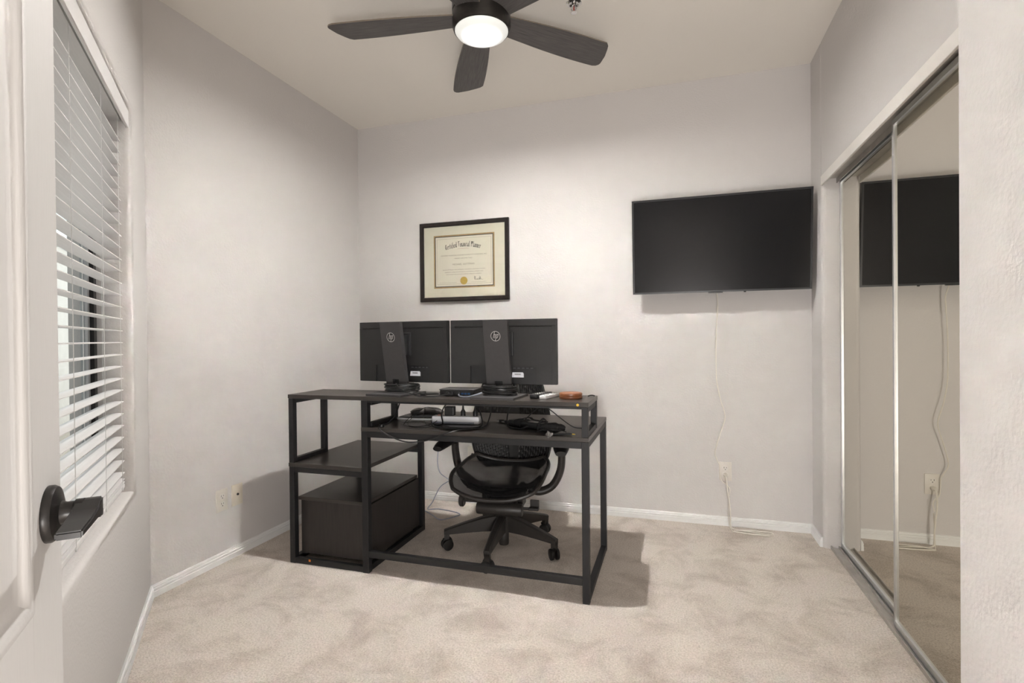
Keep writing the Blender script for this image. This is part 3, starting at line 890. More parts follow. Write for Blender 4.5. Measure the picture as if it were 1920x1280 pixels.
# attached shelving unit
dp('side_shelf', (DX0, DXM - 0.0185, DY0, DY1, 0.502, 0.522), 'lam')
for y in (DY0 + 0.002, DY1 - TB - 0.002):
    dp('unit_leg', (DX0 + 0.002, DX0 + 0.033, y, y + TB, 0.0, 0.502))
    dp('unit_rail', (DX0 + 0.033, DXM - 0.018, y + 0.001, y + 0.027, 0.474, 0.502))
    dp('unit_floor_rail', (DX0 + 0.033, DXM - 0.018, y + 0.001, y + 0.027, 0.002, 0.030))
dp('unit_floor_rail', (DX0 + 0.003, DX0 + 0.031, DY0 + TB + 0.002, DY1 - TB - 0.002, 0.002, 0.030))
dp('unit_side_rail', (DX0 + 0.003, DX0 + 0.031, DY0 + TB + 0.002, DY1 - TB - 0.002, 0.474, 0.502))
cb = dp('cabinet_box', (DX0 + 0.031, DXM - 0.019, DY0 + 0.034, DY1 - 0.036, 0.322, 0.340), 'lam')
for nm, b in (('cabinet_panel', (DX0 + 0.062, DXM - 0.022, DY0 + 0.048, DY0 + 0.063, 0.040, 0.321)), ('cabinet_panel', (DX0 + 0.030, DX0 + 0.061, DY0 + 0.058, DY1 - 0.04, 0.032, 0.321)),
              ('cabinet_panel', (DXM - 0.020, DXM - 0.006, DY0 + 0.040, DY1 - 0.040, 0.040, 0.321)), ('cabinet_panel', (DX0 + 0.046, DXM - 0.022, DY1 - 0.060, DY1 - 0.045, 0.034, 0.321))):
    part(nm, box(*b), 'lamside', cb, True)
part('sticker_dot', LA([(0, 0), (0.006, 0), (0.006, 0.0006), (0, 0.0006)], 16, AX((0, -1, 0), (-0.400, DY0, 0.866))), 'yellow', t, True, label='small round yellow sticker')
part('sticker_dot', box(-1.804, -1.792, DY0 + 0.0024, DY0 + 0.003, 0.018, 0.029), 'orange', t, True, label='tiny orange sticker')

# ================================================================== MONITORS
def hp_logo(bm_ring, bm_disc, cx_, cz_, y, R):
    # dark disc
    n = 36
    bm_disc.faces.new([bm_disc.verts.new((cx_ + R * math.cos(2 * PI * k / n), y - 0.0004, cz_ + R * math.sin(2 * PI * k / n))) for k in range(n)])
    # ring
    for k in range(n):
        a0, a1 = 2 * PI * k / n, 2 * PI * (k + 1) / n
        bm_ring.faces.new([bm_ring.verts.new((cx_ + rr * math.cos(a), y - 0.0008, cz_ + rr * math.sin(a))) for rr, a in ((R, a0), (R, a1), (R * 0.86, a1), (R * 0.86, a0))])
    sl = 0.30
    def st(pts):
        bm_ring.faces.new([bm_ring.verts.new((cx_ + (u + sl * v) * R, y - 0.0009, cz_ + v * R)) for u, v in pts])
    w_ = 0.15
    st([(-.46, -.42), (-.46 + w_, -.42), (-.46 + w_, .90), (-.46, .90)])           # h stem rises to the ring
    st([(-.46 + w_, .25), (-.46 + w_, .42), (-.02, .42), (-.10, .25)])
    st([(-.17, -.42), (-.17 + w_, -.42), (-.02, .42), (-.17, .42)])
    st([(.10, -.90), (.10 + w_, -.90), (.10 + w_, .42), (.10, .42)])                # p stem drops to the ring
    st([(.25, .42), (.25, .27), (.45, .27), (.55, .42)])
    st([(.40, -.42), (.55, -.30), (.55, .42), (.40, .42)])
    st([(.25, -.42), (.25, -.27), (.45, -.27), (.45, -.42)])

def make_monitor(label, loc, rz, hole_sticker=False):
    """Seen from behind: local -y faces the viewer, screen faces +y. z=0 on the shelf."""
    t = thing('computer_monitor', label, 'monitor', loc, Matrix.Rotation(rz, 4, 'Z'), group='monitors on the raised shelf')
    W2, z0, z1, yb = 0.2725, 0.058, 0.374, 0.075       # back plane at y = yb
    case = part('casing', boxes((-W2, W2, yb + 0.010, yb + 0.030, z0, z1), bev=0.003), 'monplastic', t)
    part('screen', box(-W2 + 0.008, W2 - 0.008, yb + 0.0295, yb + 0.0312, z0 + 0.014, z1 - 0.008), 'screen', t)
    # rear cover in plates: top strip, body, flanks and the recessed port bay
    part('rear_strip', box(-W2 + 0.002, W2 - 0.002, yb + 0.001, yb + 0.012, z1 - 0.032, z1 - 0.001, 0.001), 'monplastic', case)
    part('rear_cover', boxes((-W2 + 0.002, -0.250, yb + 0.001, yb + 0.012, z0 + 0.002, z1 - 0.032), (0.250, W2 - 0.002, yb + 0.001, yb + 0.012, z0 + 0.002, z1 - 0.032),
         (-0.250, 0.250, yb, yb + 0.012, z0 + 0.088, z1 - 0.0385), (-0.250, -0.165, yb, yb + 0.012, z0 + 0.002, z0 + 0.088), (0.165, 0.250, yb, yb + 0.012, z0 + 0.002, z0 + 0.088)), 'monplastic', case)
    part('groove_shade', box(-0.248, 0.248, yb + 0.0095, yb + 0.0118, z1 - 0.0385, z1 - 0.0315), 'hole', case)  # black insert: the groove's shade put in as colour
    part('port_bay', box(-0.165, 0.165, yb + 0.009, yb + 0.012, z0 + 0.002, z0 + 0.088), 'black', case)
    for k in range(5):
        part('port', box(0.055 + 0.022 * k, 0.067 + 0.022 * k, yb + 0.006, yb + 0.010, z0 + 0.076, z0 + 0.080), 'darkport', case)
    st_ = part('serial_sticker', prism_y([(0.048, z0 + 0.034), (0.108, z0 + 0.034), (0.108, z0 + 0.052), (0.103, z0 + 0.058), (0.052, z0 + 0.058)], yb + 0.004, yb + 0.0095), 'sticker', case)
    part('bar_code', boxes(*[(0.064 + 0.0035 * k, 0.066 + 0.0035 * k, yb + 0.0034, yb + 0.0042, z0 + 0.046, z0 + 0.052) for k in range(9)]), 'ink', st_)
    # stand column, leaning back towards the viewer as it rises; slot near the foot
    lean = lambda z: 0.045 - 0.062 * (z - 0.012) / 0.36
    def plate(bm, x0_, x1_, za, zb, th=0.026):
        ya, yb_ = lean(za), lean(zb)
        vs = [bm.verts.new(p) for p in ((x0_, ya - th / 2, za), (x1_, ya - th / 2, za), (x1_, ya + th / 2, za), (x0_, ya + th / 2, za),
                                        (x0_, yb_ - th / 2, zb), (x1_, yb_ - th / 2, zb), (x1_, yb_ + th / 2, zb), (x0_, yb_ + th / 2, zb))]
        for q in ((3, 2, 1, 0), (4, 5, 6, 7), (0, 1, 5, 4), (1, 2, 6, 5), (2, 3, 7, 6), (3, 0, 4, 7)):
            bm.faces.new([vs[i] for i in q])
    bm = bmesh.new()
    plate(bm, -0.0605, 0.0605, 0.078, 0.368)
    plate(bm, -0.0605, -0.020, 0.010, 0.078)
    plate(bm, 0.020, 0.0605, 0.010, 0.078)
    plate(bm, -0.020, 0.020, 0.010, 0.030)
    col = part('stand_column', bm, 'moncol', t)
    part('slot_liner', box(-0.020, 0.020, lean(0.05) + 0.002, lean(0.05) + 0.012, 0.030, 0.078), 'black', col)
    part('tilt_hinge', boxes((-0.045, 0.045, 0.020, yb + 0.002, 0.20, 0.30), (-0.060, 0.060, yb - 0.012, yb + 0.002, 0.195, 0.315), bev=0.003), 'black', t)
    br, bd = bmesh.new(), bmesh.new()
    hp_logo(br, bd, 0.0, 0.0, 0.0, 0.0245)
    tilt = math.atan2(0.062, 0.36)
    zl = 0.292
    mt = Matrix.Translation((0.0, lean(zl) - 0.0135, zl)) @ Matrix.Rotation(tilt, 4, 'X')
    bmesh.ops.transform(br, matrix=mt, verts=br.verts); bmesh.ops.transform(bd, matrix=mt, verts=bd.verts)
    em = part('emblem', bd, 'black', col)
    part('emblem_letters', br, 'logo', em)
    # foot plate
    part('stand_base', prism(bmesh.new(), [(-0.105, -0.085), (0.105, -0.085), (0.118, 0.120), (-0.118, 0.120)], 0.0, 0.010), 'moncol', t)
    return t
make_monitor('left black monitor seen from behind, turned slightly, emblem on stand', (-1.362, 2.352, ST), math.radians(-6))
make_monitor('right black monitor seen from behind, nearest the wooden coaster', (-0.800, 2.338, ST), math.radians(0))

# ================================================================== OFFICE CHAIR
CHM = Matrix.Translation((-0.905, 2.735, 0)) @ Matrix.Rotation(math.radians(4), 4, 'Z')
t = thing('office_chair', 'black mesh office chair tucked under the desk', 'chair', mtx=CHM)
# local: front = -y
part('gas_column', LA([(0, 0.022), (0.026, 0.022), (0.028, 0.03), (0.028, 0.13), (0.024, 0.135), (0.024, 0.22), (0, 0.22)], 24), 'chairplastic', t, smooth=True)
part('base_hub', LA([(0, 0.095), (0.040, 0.095), (0.050, 0.11), (0.050, 0.185), (0.036, 0.198), (0, 0.198)], 28), 'chairplastic', t, smooth=True)
def leg_bm():
    bm = bmesh.new()
    st = [(0.030, 0.026, 0.100, 0.192), (0.12, 0.023, 0.100, 0.176), (0.22, 0.020, 0.094, 0.148), (0.30, 0.018, 0.088, 0.122), (0.328, 0.017, 0.084, 0.112)]
    rr = []
    for x, w_, za, zb in st:
        rr.append([bm.verts.new(p) for p in ((x, -w_ * 0.8, za), (x, w_ * 0.8, za), (x, w_, zb - 0.006), (x, w_ * 0.6, zb), (x, -w_ * 0.6, zb), (x, -w_, zb - 0.006))])
    bm.faces.new(rr[0][::-1]); bm.faces.new(rr[-1])
    for a, b in zip(rr[:-1], rr[1:]):
        for k in range(6):
            bm.faces.new((a[k], a[(k + 1) % 6], b[(k + 1) % 6], b[k]))
    bx(bm, 0.300, 0.328, -0.013, 0.013, 0.058, 0.095)
    bmesh.ops.recalc_face_normals(bm, faces=bm.faces)
    return bm
def caster_bm():
    bm = bmesh.new()
    for s in (-1, 1):
        lathe(bm, [(0, -0.010), (0.020, -0.010), (0.029, -0.007), (0.030, 0.0), (0.029, 0.007), (0.020, 0.010), (0, 0.010)], 20, AX((0, 1, 0), (0.0, s * 0.015, 0.0)))
    tube(bm, smooth_path([(-0.024, 0, 0.006), (-0.014, 0, 0.028), (0.004, 0, 0.034), (0.02, 0, 0.026)], 3), 0.010, 8)
    return bm
leg0 = cas0 = None
for k in range(5):
    an = math.radians(201 - 4 + 72 * k)
    mt = Matrix.Rotation(an, 4, 'Z')
    cm = Matrix.Translation((0.312, 0, 0.031)) @ Matrix.Rotation(math.radians((25, 70, -40, 110, 10)[k]) , 4, 'Z')
    if leg0 is None:
        leg0 = part('base_leg', leg_bm(), 'chairplastic', t); leg0.matrix_basis = mt
        cas0 = part('caster', caster_bm(), 'chairblack', leg0, smooth=True); cas0.matrix_basis = cm
    else:
        l = dup_mesh(leg0, t, mt); dup_mesh(cas0, l, cm)
# tilt mechanism under the seat
part('tilt_mechanism', boxes((-0.075, 0.075, -0.10, 0.13, 0.215, 0.275), (-0.10, 0.10, 0.02, 0.12, 0.26, 0.32), bev=0.008), 'chairplastic', t)
part('spring_tube', LA([(0, -0.125), (0.030, -0.125), (0.033, -0.12), (0.033, 0.12), (0.030, 0.125), (0, 0.125)], 24, AX((1, 0, 0), (0.0, -0.085, 0.243))), 'chairplastic', t, smooth=True)
kn = part('tension_knob', LA([(0, 0), (0.030, 0.0), (0.036, 0.006), (0.036, 0.020), (0.030, 0.026), (0, 0.028)], 28, AX((-1, 0, 0), (-0.215, -0.035, 0.262))), 'chairplastic', t, smooth=True)
part('knob_shaft', LA([(0, 0), (0.009, 0), (0.009, 0.11), (0, 0.11)], 12, AX((1, 0, 0), (-0.218, -0.035, 0.262))), 'chairplastic', kn, smooth=True)
lv = part('height_lever', TU([(0.08, -0.04, 0.238), (0.14, -0.04, 0.238), (0.19, -0.035, 0.240)], 0.008, 8), 'chairplastic', t, smooth=True)
part('lever_paddle', boxes((0.150, 0.205, -0.055, -0.020, 0.232, 0.246), (0.155, 0.205, -0.030, -0.022, 0.246, 0.285), bev=0.004), 'chairplastic', lv)
part('frame_arm', boxes((0.085, 0.115, -0.03, 0.06, 0.24, 0.355), (-0.115, -0.085, -0.03, 0.06, 0.24, 0.355), bev=0.004), 'chairplastic', t)
# seat: dished mesh with a waterfall front edge
SWD, SD = 0.255, 0.235
def seat_pt(u, v):
    """u -1..1 across, v -1 (front) .. 1 (rear)."""
    wv = SWD * (1.0 - 0.05 * (v + 1) * 0.5)
    k = math.sqrt(max(0.0, 1 - 0.30 * abs(v) ** 4))
    x = u * wv * k
    fy = SD * (1 - 0.16 * abs(u) ** 3)
    y = -0.035 + v * fy
    z = 0.405 + 0.040 * abs(u) ** 2.4 + 0.030 * max(0, v) ** 2 - 0.062 * max(0, -v) ** 2.6
    return Vector((x, y, z))
bm = bmesh.new()
nu, nv = 24, 20
g = [[bm.verts.new(seat_pt(-1 + 2 * i / nu, -1 + 2 * j / nv)) for i in range(nu + 1)] for j in range(nv + 1)]
for j in range(nv):
    for i in range(nu):
        bm.faces.new((g[j][i], g[j][i + 1], g[j + 1][i + 1], g[j + 1][i]))
part('seat', bm, 'seatmesh', t, smooth=True)
rim = [seat_pt(-1 + 2 * i / 16, -1) for i in range(16)] + [seat_pt(1, -1 + 2 * i / 14) for i in range(14)] + [seat_pt(1 - 2 * i / 16, 1) for i in range(16)] + [seat_pt(-1, 1 - 2 * i / 14) for i in range(14)]
bm = tube(bmesh.new(), rim, 0.011, 8, True)
bmesh.ops.recalc_face_normals(bm, faces=bm.faces)
part('seat_rim', bm, 'chairplastic', t, smooth=True)
bm = bmesh.new()
for s in (-1, 1):
    tube(bm, smooth_path([(s * 0.10, 0.02, 0.335), (s * 0.16, 0.0, 0.355), (s * 0.215, -0.02, 0.405)], 4), 0.016, 8)
tube(bm, smooth_path([(-0.16, -0.14, 0.375), (0, -0.16, 0.345), (0.16, -0.14, 0.375)], 5), 0.014, 8)
part('seat_support', bm, 'chairplastic', t, smooth=True)
# perforated back shell
def back_pt(u, v):
    z = 0.395 + 0.545 * v
    hw = 0.185 + 0.060 * math.sin(PI * min(1, v * 1.05) ** 0.8) - 0.015 * v
    x = u * hw
    if v < 0.16: x *= 0.86 + 0.14 * math.sqrt(v / 0.16)
    if v > 0.90: x *= 0.84 + 0.16 * math.sqrt(max(0, (1 - v) / 0.10))
    y = 0.262 + 0.05 * v ** 1.5 - 0.030 * math.sin(PI * v) - 0.055 * u * u
    return Vector((x, y, z))
bm = bmesh.new()
nu, nv = 58, 48
g = [[bm.verts.new(back_pt(-1 + 2 * i / nu, j / nv)) for i in range(nu + 1)] for j in range(nv + 1)]
for j in range(nv):
    for i in range(nu):
        edge = i < 2 or i >= nu - 2 or j < 2 or j >= nv - 2
        if not edge and i % 2 == 0 and (j + (i // 2) % 3) % 3 != 0 and abs(i - nu / 2) > 3:
            continue
        bm.faces.new((g[j][i], g[j][i + 1], g[j + 1][i + 1], g[j + 1][i]))
bmesh.ops.delete(bm, geom=[v for v in bm.verts if not v.link_faces], context='VERTS')
bk = part('backrest', bm, 'chairblack', t, smooth=True, label='black perforated backrest shell')
sm = bk.modifiers.new('thickness', 'SOLIDIFY'); sm.thickness = 0.005
bmr = tube(bmesh.new(), [back_pt(-1 + 2 * i / 14, 0) for i in range(14)] + [back_pt(1, i / 20) for i in range(20)] + [back_pt(1 - 2 * i / 14, 1) for i in range(14)] + [back_pt(-1, 1 - i / 20) for i in range(20)], 0.007, 8, True)
bm = bmesh.new()
g = [[bm.verts.new(back_pt(-0.97 + 1.94 * i / 20, 0.01 + 0.98 * j / 20) + Vector((0, 0.009, 0))) for i in range(21)] for j in range(21)]
for j in range(20):
    for i in range(20):
        bm.faces.new((g[j][i], g[j][i + 1], g[j + 1][i + 1], g[j + 1][i]))
part('back_blackout', bm, 'chairblack', bk, smooth=True)  # black sheet added so no light shows through the slots
part('back_rim', bmr, 'chairblack', bk, smooth=True)
part('back_spine', TU([(0, 0.10, 0.28), (0, 0.22, 0.29), (0, 0.315, 0.36), (0, 0.335, 0.52), (0, 0.335, 0.72)], 0.026, 10, flat=0.6), 'chairplastic', t, smooth=True)
# arms
for s in (-1, 1):
    ar = part('arm_support', TU([(s * 0.125, 0.10, 0.310), (s * 0.185, 0.11, 0.292), (s * 0.255, 0.12, 0.325), (s * 0.300, 0.115, 0.41), (s * 0.312, 0.10, 0.50), (s * 0.308, 0.08, 0.560)],
                               lambda q: 0.030 - 0.005 * q, 12, flat=0.8), 'chairplastic', t, smooth=True)
    part('arm_pad', TU([(s * 0.312, 0.13, 0.586), (s * 0.316, 0.06, 0.582), (s * 0.330, -0.05, 0.572), (s * 0.338, -0.12, 0.558)], lambda q: 0.022 + 0.022 * math.sin(PI * (0.15 + 0.75 * q)), 12, flat=0.5), 'chairblack', ar, smooth=True)

# ================================================================== THINGS ON THE RAISED SHELF
def coil(cx_, cy_, z, rx, ry, turns, r, dz, seed, pts_per=12):
    rnd = random.Random(seed)
    P = []
    for i in range(int(turns * pts_per)):
        a = 2 * PI * i / pts_per
        k = 1 + rnd.uniform(-0.08, 0.08)
        P.append((cx_ + rx * k * math.cos(a), cy_ + ry * k * math.sin(a), z + dz * i / pts_per + rnd.uniform(0, 0.003)))
    return P
zs0 = ST
bm = TU(coil(-1.335, 2.395, zs0 + 0.0145, 0.088, 0.070, 5, 0, 0.008, 3) + [(-1.26, 2.43, zs0 + 0.05), (-1.335, 2.372, zs0 + 0.060)], 0.0035, 7, n=3)
solo('cable_coil', bm, 'cable', 'black cable coiled around the foot of the left monitor', 'cable', (-1.335, 2.395, zs0), 'cables wound on monitor stands', smooth=True)
bm = TU(coil(-0.800, 2.380, zs0 + 0.0145, 0.082, 0.064, 6, 0, 0.007, 5) + [(-0.73, 2.34, zs0 + 0.062)], 0.0038, 7, n=3)
solo('cable_coil', bm, 'cable', 'black cable wound around the foot of the right monitor', 'cable', (-0.800, 2.380, zs0), 'cables wound on monitor stands', smooth=True)
bm = TU([(-1.335, 2.335, zs0 + 0.058), (-1.300, 2.300, zs0 + 0.044), (-1.245, 2.285, zs0 + 0.022), (-1.18, 2.275, zs0 + 0.006), (-1.11, 2.285, zs0 + 0.005), (-1.055, 2.315, zs0 + 0.012), (-1.035, 2.352, zs0 + 0.018)], 0.0032, 7)
solo('monitor_cable', bm, 'cable', 'black cable running from left monitor stand to the small dock', 'cable', (-1.2, 2.3, zs0), smooth=True)
bm = TU([(-1.00, 2.352, zs0 + 0.018), (-0.985, 2.315, zs0 + 0.008), (-0.94, 2.295, zs0 + 0.006), (-0.895, 2.290, zs0 + 0.016), (-0.86, 2.292, zs0 + 0.028)], 0.0032, 7)
solo('monitor_cable', bm, 'greycable', 'grey cable running from the small dock to right monitor stand', 'cable', (-0.93, 2.3, zs0), smooth=True)
bm = TU([(-1.185, 2.35, zs0 + 0.006), (-1.165, 2.335, zs0 + 0.009), (-1.125, 2.345, zs0 + 0.010), (-1.125, 2.38, zs0 + 0.007), (-1.165, 2.385, zs0 + 0.006), (-1.20, 2.36, zs0 + 0.006)], 0.0034, 7)
lp = solo('cable_loop', bm, 'cable', 'short black cable loop lying left of the small dock', 'cable', (-1.16, 2.36, zs0), smooth=True)
part('connector', box(-1.205, -1.178, 2.338, 2.358, zs0 + 0.0005, zs0 + 0.014, 0.003), 'black', lp, True)
# dock
t = thing('docking_station', 'small flat black docking box between the two monitors', 'electronics', (-1.015, 2.41, ST))
part('dock_case', box(-1.105, -0.925, 2.352, 2.47, ST + 0.0005, ST + 0.030, 0.003), 'monplastic', t, True)
part('dock_lid', box(-1.107, -0.923, 2.350, 2.472, ST + 0.030, ST + 0.034, 0.001), 'moncol', t, True)
for k in range(3):
    part('port', box(-0.990 + 0.017 * k, -0.978 + 0.017 * k, 2.3495, 2.354, ST + 0.010, ST + 0.018), 'blueport', t, True)
for x in (-1.06, -1.035, -1.000):
    part('plug', box(x - 0.008, x + 0.008, 2.333, 2.354, ST + 0.010, ST + 0.022, 0.002), 'black', t, True)
# remotes
def remote(label, m, loc, rz, L, wd, th, mb):
    t = thing('remote_control', label, 'remote', loc, Matrix.Rotation(rz, 4, 'Z'), group='remote controls')
    part('body', box(-wd / 2, wd / 2, 0, L, 0, th, 0.004), m, t, smooth=True)
    for j in range(6):
        for i in range(3):
            part('button', box(-wd * 0.3 + i * wd * 0.3 - 0.003, -wd * 0.3 + i * wd * 0.3 + 0.003, 0.02 + j * L / 7.5, 0.026 + j * L / 7.5, th - 0.0005, th + 0.0015), mb, t)
    return t
remote('black remote control lying left of the white one', 'black', (-0.622, 2.330, ST), math.radians(-14), 0.16, 0.038, 0.020, 'silver')
remote('white remote control lying beside the black one', 'whiteplastic', (-0.577, 2.325, ST), math.radians(-14), 0.15, 0.036, 0.017, 'silver')
# wooden coaster stack
t = thing('wooden_coaster_stack', 'round reddish wooden coaster holder on the shelf end', 'coaster', (-0.458, 2.392, ST))
part('lower_disc', LA([(0, 0), (0.050, 0), (0.0535, 0.003), (0.0535, 0.013), (0.051, 0.0155), (0, 0.0155)], 40), 'wooddisc', t, smooth=True)
part('upper_disc', LA([(0, 0.0155), (0.051, 0.0155), (0.0535, 0.018), (0.0535, 0.024), (0.050, 0.027), (0.040, 0.0265), (0, 0.0265)], 40), 'wooddisc', t, smooth=True)
solo('shelf_cable_end', TU([(-0.39, 2.47, ST + 0.004), (-0.375, 2.48, ST + 0.007), (-0.36, 2.485, ST + 0.004)], 0.003, 6), 'cable', 'black cable end just behind the wooden coaster', 'cable', (-0.375, 2.48, ST), smooth=True)

# ================================================================== THINGS ON THE DESKTOP
D = DZT
# power strip with plugs
t = thing('power_strip', 'white power strip with black plugs on the desktop', 'power strip', (-1.066, 2.468, D), Matrix.Rotation(math.radians(6), 4, 'Z'))
part('strip_body', box(-0.125, 0.125, -0.026, 0.026, 0.0005, 0.040, 0.006), 'whiteplastic', t, smooth=True)
part('strip_skirt', box(-0.1245, 0.100, -0.0275, -0.025, 0.003, 0.012), 'greycable', t)
part('rocker_switch', box(-0.100, -0.082, -0.010, 0.010, 0.039, 0.0445, 0.002), 'redink', t)
for x in (-0.03, 0.0, 0.035, 0.075):
    part('socket', box(x - 0.010, x + 0.010, -0.012, 0.012, 0.0395, 0.0408), 'recept', t)
pl = part('adapter', box(-0.060, -0.010, -0.018, 0.022, 0.041, 0.088, 0.004), 'black', t)
for x in (0.035, 0.100):
    q = part('plug', LA([(0, 0.041), (0.013, 0.041), (0.013, 0.062), (0.006, 0.074), (0.004, 0.095), (0, 0.095)], 12, Matrix.Translation((x, 0, 0))), 'black', t, smooth=True)
part('supply_cord', TU([(-0.124, 0, 0.020), (-0.16, 0.01, 0.016), (-0.25, 0.02, 0.014), (-0.33, 0.055, 0.010), (-0.37, 0.10, 0.006), (-0.40, 0.16, 0.005)], 0.0052, 8), 'whiteplastic', t, smooth=True)
# plug cables rising and looping
for nm, lab, pts, rr in (
    ('power_cable', 'black plug cable looping over the right end of the power strip', [(-1.033, 2.472, D + 0.095), (-1.030, 2.475, D + 0.125), (-0.985, 2.49, D + 0.128), (-0.945, 2.45, D + 0.10), (-0.905, 2.40, D + 0.05), (-0.895, 2.37, D + 0.010), (-0.95, 2.33, D + 0.005), (-1.05, 2.32, D + 0.005), (-1.13, 2.33, D + 0.005), (-1.16, 2.37, D + 0.02)], 0.0036),
    ('power_cable', 'black cable curling from shelf down right of the power strip', [(-0.905, 2.52, D + 0.125), (-0.875, 2.47, D + 0.10), (-0.868, 2.41, D + 0.04), (-0.88, 2.36, D + 0.006), (-0.96, 2.30, D + 0.005), (-1.04, 2.30, D + 0.006), (-1.13, 2.345, D + 0.006)], 0.0036),
    ('power_cable', 'black cable draped from upper shelf in front of the power strip', [(-1.045, 2.33, D + 0.128), (-1.075, 2.335, D + 0.10), (-1.10, 2.36, D + 0.06), (-1.11, 2.39, D + 0.008), (-1.14, 2.36, D + 0.005)], 0.0036),
    ('power_cable', 'black cable hanging from shelf to the charger bundle', [(-0.775, 2.50, D + 0.128), (-0.785, 2.47, D + 0.08), (-0.785, 2.44, D + 0.035), (-0.765, 2.40, D + 0.008), (-0.70, 2.37, D + 0.005), (-0.66, 2.37, D + 0.02)], 0.0036),
    ('power_cable', 'black cable hanging from the shelf and sagging below desktop edge', [(-1.348, 2.40, D + 0.13), (-1.346, 2.38, D + 0.10), (-1.350, 2.345, D + 0.05), (-1.372, 2.30, D + 0.012), (-1.384, 2.262, D + 0.012), (-1.375, 2.240, D - 0.005), (-1.30, 2.236, D - 0.040), (-1.22, 2.236, D - 0.058), (-1.12, 2.236, D - 0.045), (-1.03, 2.238, D - 0.012), (-0.97, 2.262, D + 0.006), (-0.92, 2.32, D + 0.005)], 0.0034),
):
    solo(nm, TU(pts, rr, 7, n=6), 'cable', lab, 'cable', pts[3], 'power cables on the desktop', smooth=True)
solo('cable_grommet', LA([(0.007, 0), (0.013, 0), (0.015, 0.006), (0.013, 0.015), (0.007, 0.015)], 16, Matrix.Translation((-1.386, 2.275, D + 0.0))), 'black', 'small black cable clip at the left of the desktop', 'clip', (-1.386, 2.275, D), smooth=True)
# thin tangled wire
rnd = random.Random(11)
pts = [(-1.31, 2.36, D + 0.003), (-1.30, 2.40, D + 0.03), (-1.25, 2.48, D + 0.075), (-1.20, 2.50, D + 0.06), (-1.16, 2.44, D + 0.02), (-1.18, 2.36, D + 0.004), (-1.25, 2.32, D + 0.003), (-1.30, 2.40, D + 0.015),
       (-1.265, 2.50, D + 0.07), (-1.28, 2.52, D + 0.03), (-1.22, 2.42, D + 0.003), (-1.14, 2.33, D + 0.003), (-1.20, 2.29, D + 0.003), (-1.30, 2.34, D + 0.004), (-1.34, 2.40, D + 0.003), (-1.27, 2.46, D + 0.003), (-1.16, 2.40, D + 0.003), (-1.06, 2.36, D + 0.003)]
solo('tangled_wire', TU(pts, 0.0016, 6, n=7), 'cable', 'thin black wire tangled left of the power strip', 'cable', (-1.24, 2.42, D), smooth=True)
# padded two-lobed rest on a thin black pad
t = thing('padded_wrist_rest', 'dark grey two-lobed padded rest on a thin black pad', 'wrist rest', (-1.345, 2.66, D), Matrix.Rotation(math.radians(9), 4, 'Z'))
part('pad', prism(bmesh.new(), [(-0.125, -0.060), (0.060, -0.075), (0.085, 0.055), (-0.105, 0.070)], 0.0004, 0.005), 'black', t)
for pts, r0 in (([(-0.075, -0.008, 0.014), (-0.055, 0.0, 0.022), (-0.025, 0.006, 0.027), (0.002, 0.008, 0.024)], 0.012), ([(-0.020, 0.030, 0.020), (0.020, 0.026, 0.026), (0.062, 0.022, 0.026), (0.100, 0.016, 0.018)], 0.013)):
    part('padded_lobe', TU(pts, lambda q, r0=r0: r0 + 0.012 * math.sin(PI * (0.1 + 0.8 * q)), 14, n=5, flat=0.85), 'padgrey', t, smooth=True)
# charger bundle: two bricks strapped with their cords
t = thing('laptop_charger', 'long black laptop charger brick wrapped in its cord', 'charger', (-0.66, 2.43, D), Matrix.Rotation(math.radians(-24), 4, 'Z'))
part('brick', box(-0.125, 0.115, -0.028, 0.028, 0.0006, 0.032, 0.005), 'black', t, smooth=True)
part('rating_label', box(-0.005, 0.085, -0.020, 0.012, 0.0318, 0.0324), 'silver', t)
for x in (-0.085, -0.045, 0.06):
    bm = tube(bmesh.new(), smooth_path([(x, -0.031, 0.004), (x + 0.004, -0.032, 0.03), (x + 0.008, 0.0, 0.0365), (x + 0.010, 0.031, 0.03), (x + 0.008, 0.032, 0.004), (x + 0.004, 0.0, 0.003)], 4, True), 0.0032, 6, True)
    part('cord_wrap', bm, 'cable', t, smooth=True)
part('strap', TU([(-0.07, -0.02, 0.036), (-0.02, 0.01, 0.048), (0.03, -0.015, 0.044), (0.10, 0.0, 0.040)], 0.007, 8, flat=0.3), 'fabric', t, smooth=True)
part('arching_cord', TU([(-0.035, 0.0, 0.040), (0.005, 0.03, 0.085), (0.035, 0.05, 0.105), (0.08, 0.055, 0.085), (0.13, 0.075, 0.045), (0.18, 0.095, 0.012), (0.215, 0.12, 0.005)], 0.0026, 6), 'cable', t, smooth=True)
t = thing('usb_plugs', 'two small silver usb plugs on black leads beside charger', 'cable', (-0.86, 2.55, D))
for k, (dx, dy) in enumerate(((0, 0), (0.035, -0.02))):
    part('lead', TU([(dx + 0.02, dy, 0.010), (dx + 0.05, dy - 0.02, 0.012), (dx + 0.10, dy - 0.05 + 0.01 * k, 0.006), (dx + 0.13, dy - 0.06, 0.004)], 0.0026, 6), 'cable', t, smooth=True)
    part('plug_grip', box(dx - 0.002, dx + 0.022, dy - 0.007, dy + 0.007, 0.004, 0.016, 0.002), 'black', t)
    part('plug_shell', box(dx - 0.016, dx - 0.002, dy - 0.006, dy + 0.006, 0.007, 0.0125), 'chrome', t)
t = thing('fabric_pouch', 'crumpled black fabric pouch with strap right of the charger', 'pouch', (-0.535, 2.345, D))
rnd = random.Random(7)
bm = bmesh.new()
bmesh.ops.create_icosphere(bm, subdivisions=3, radius=1)
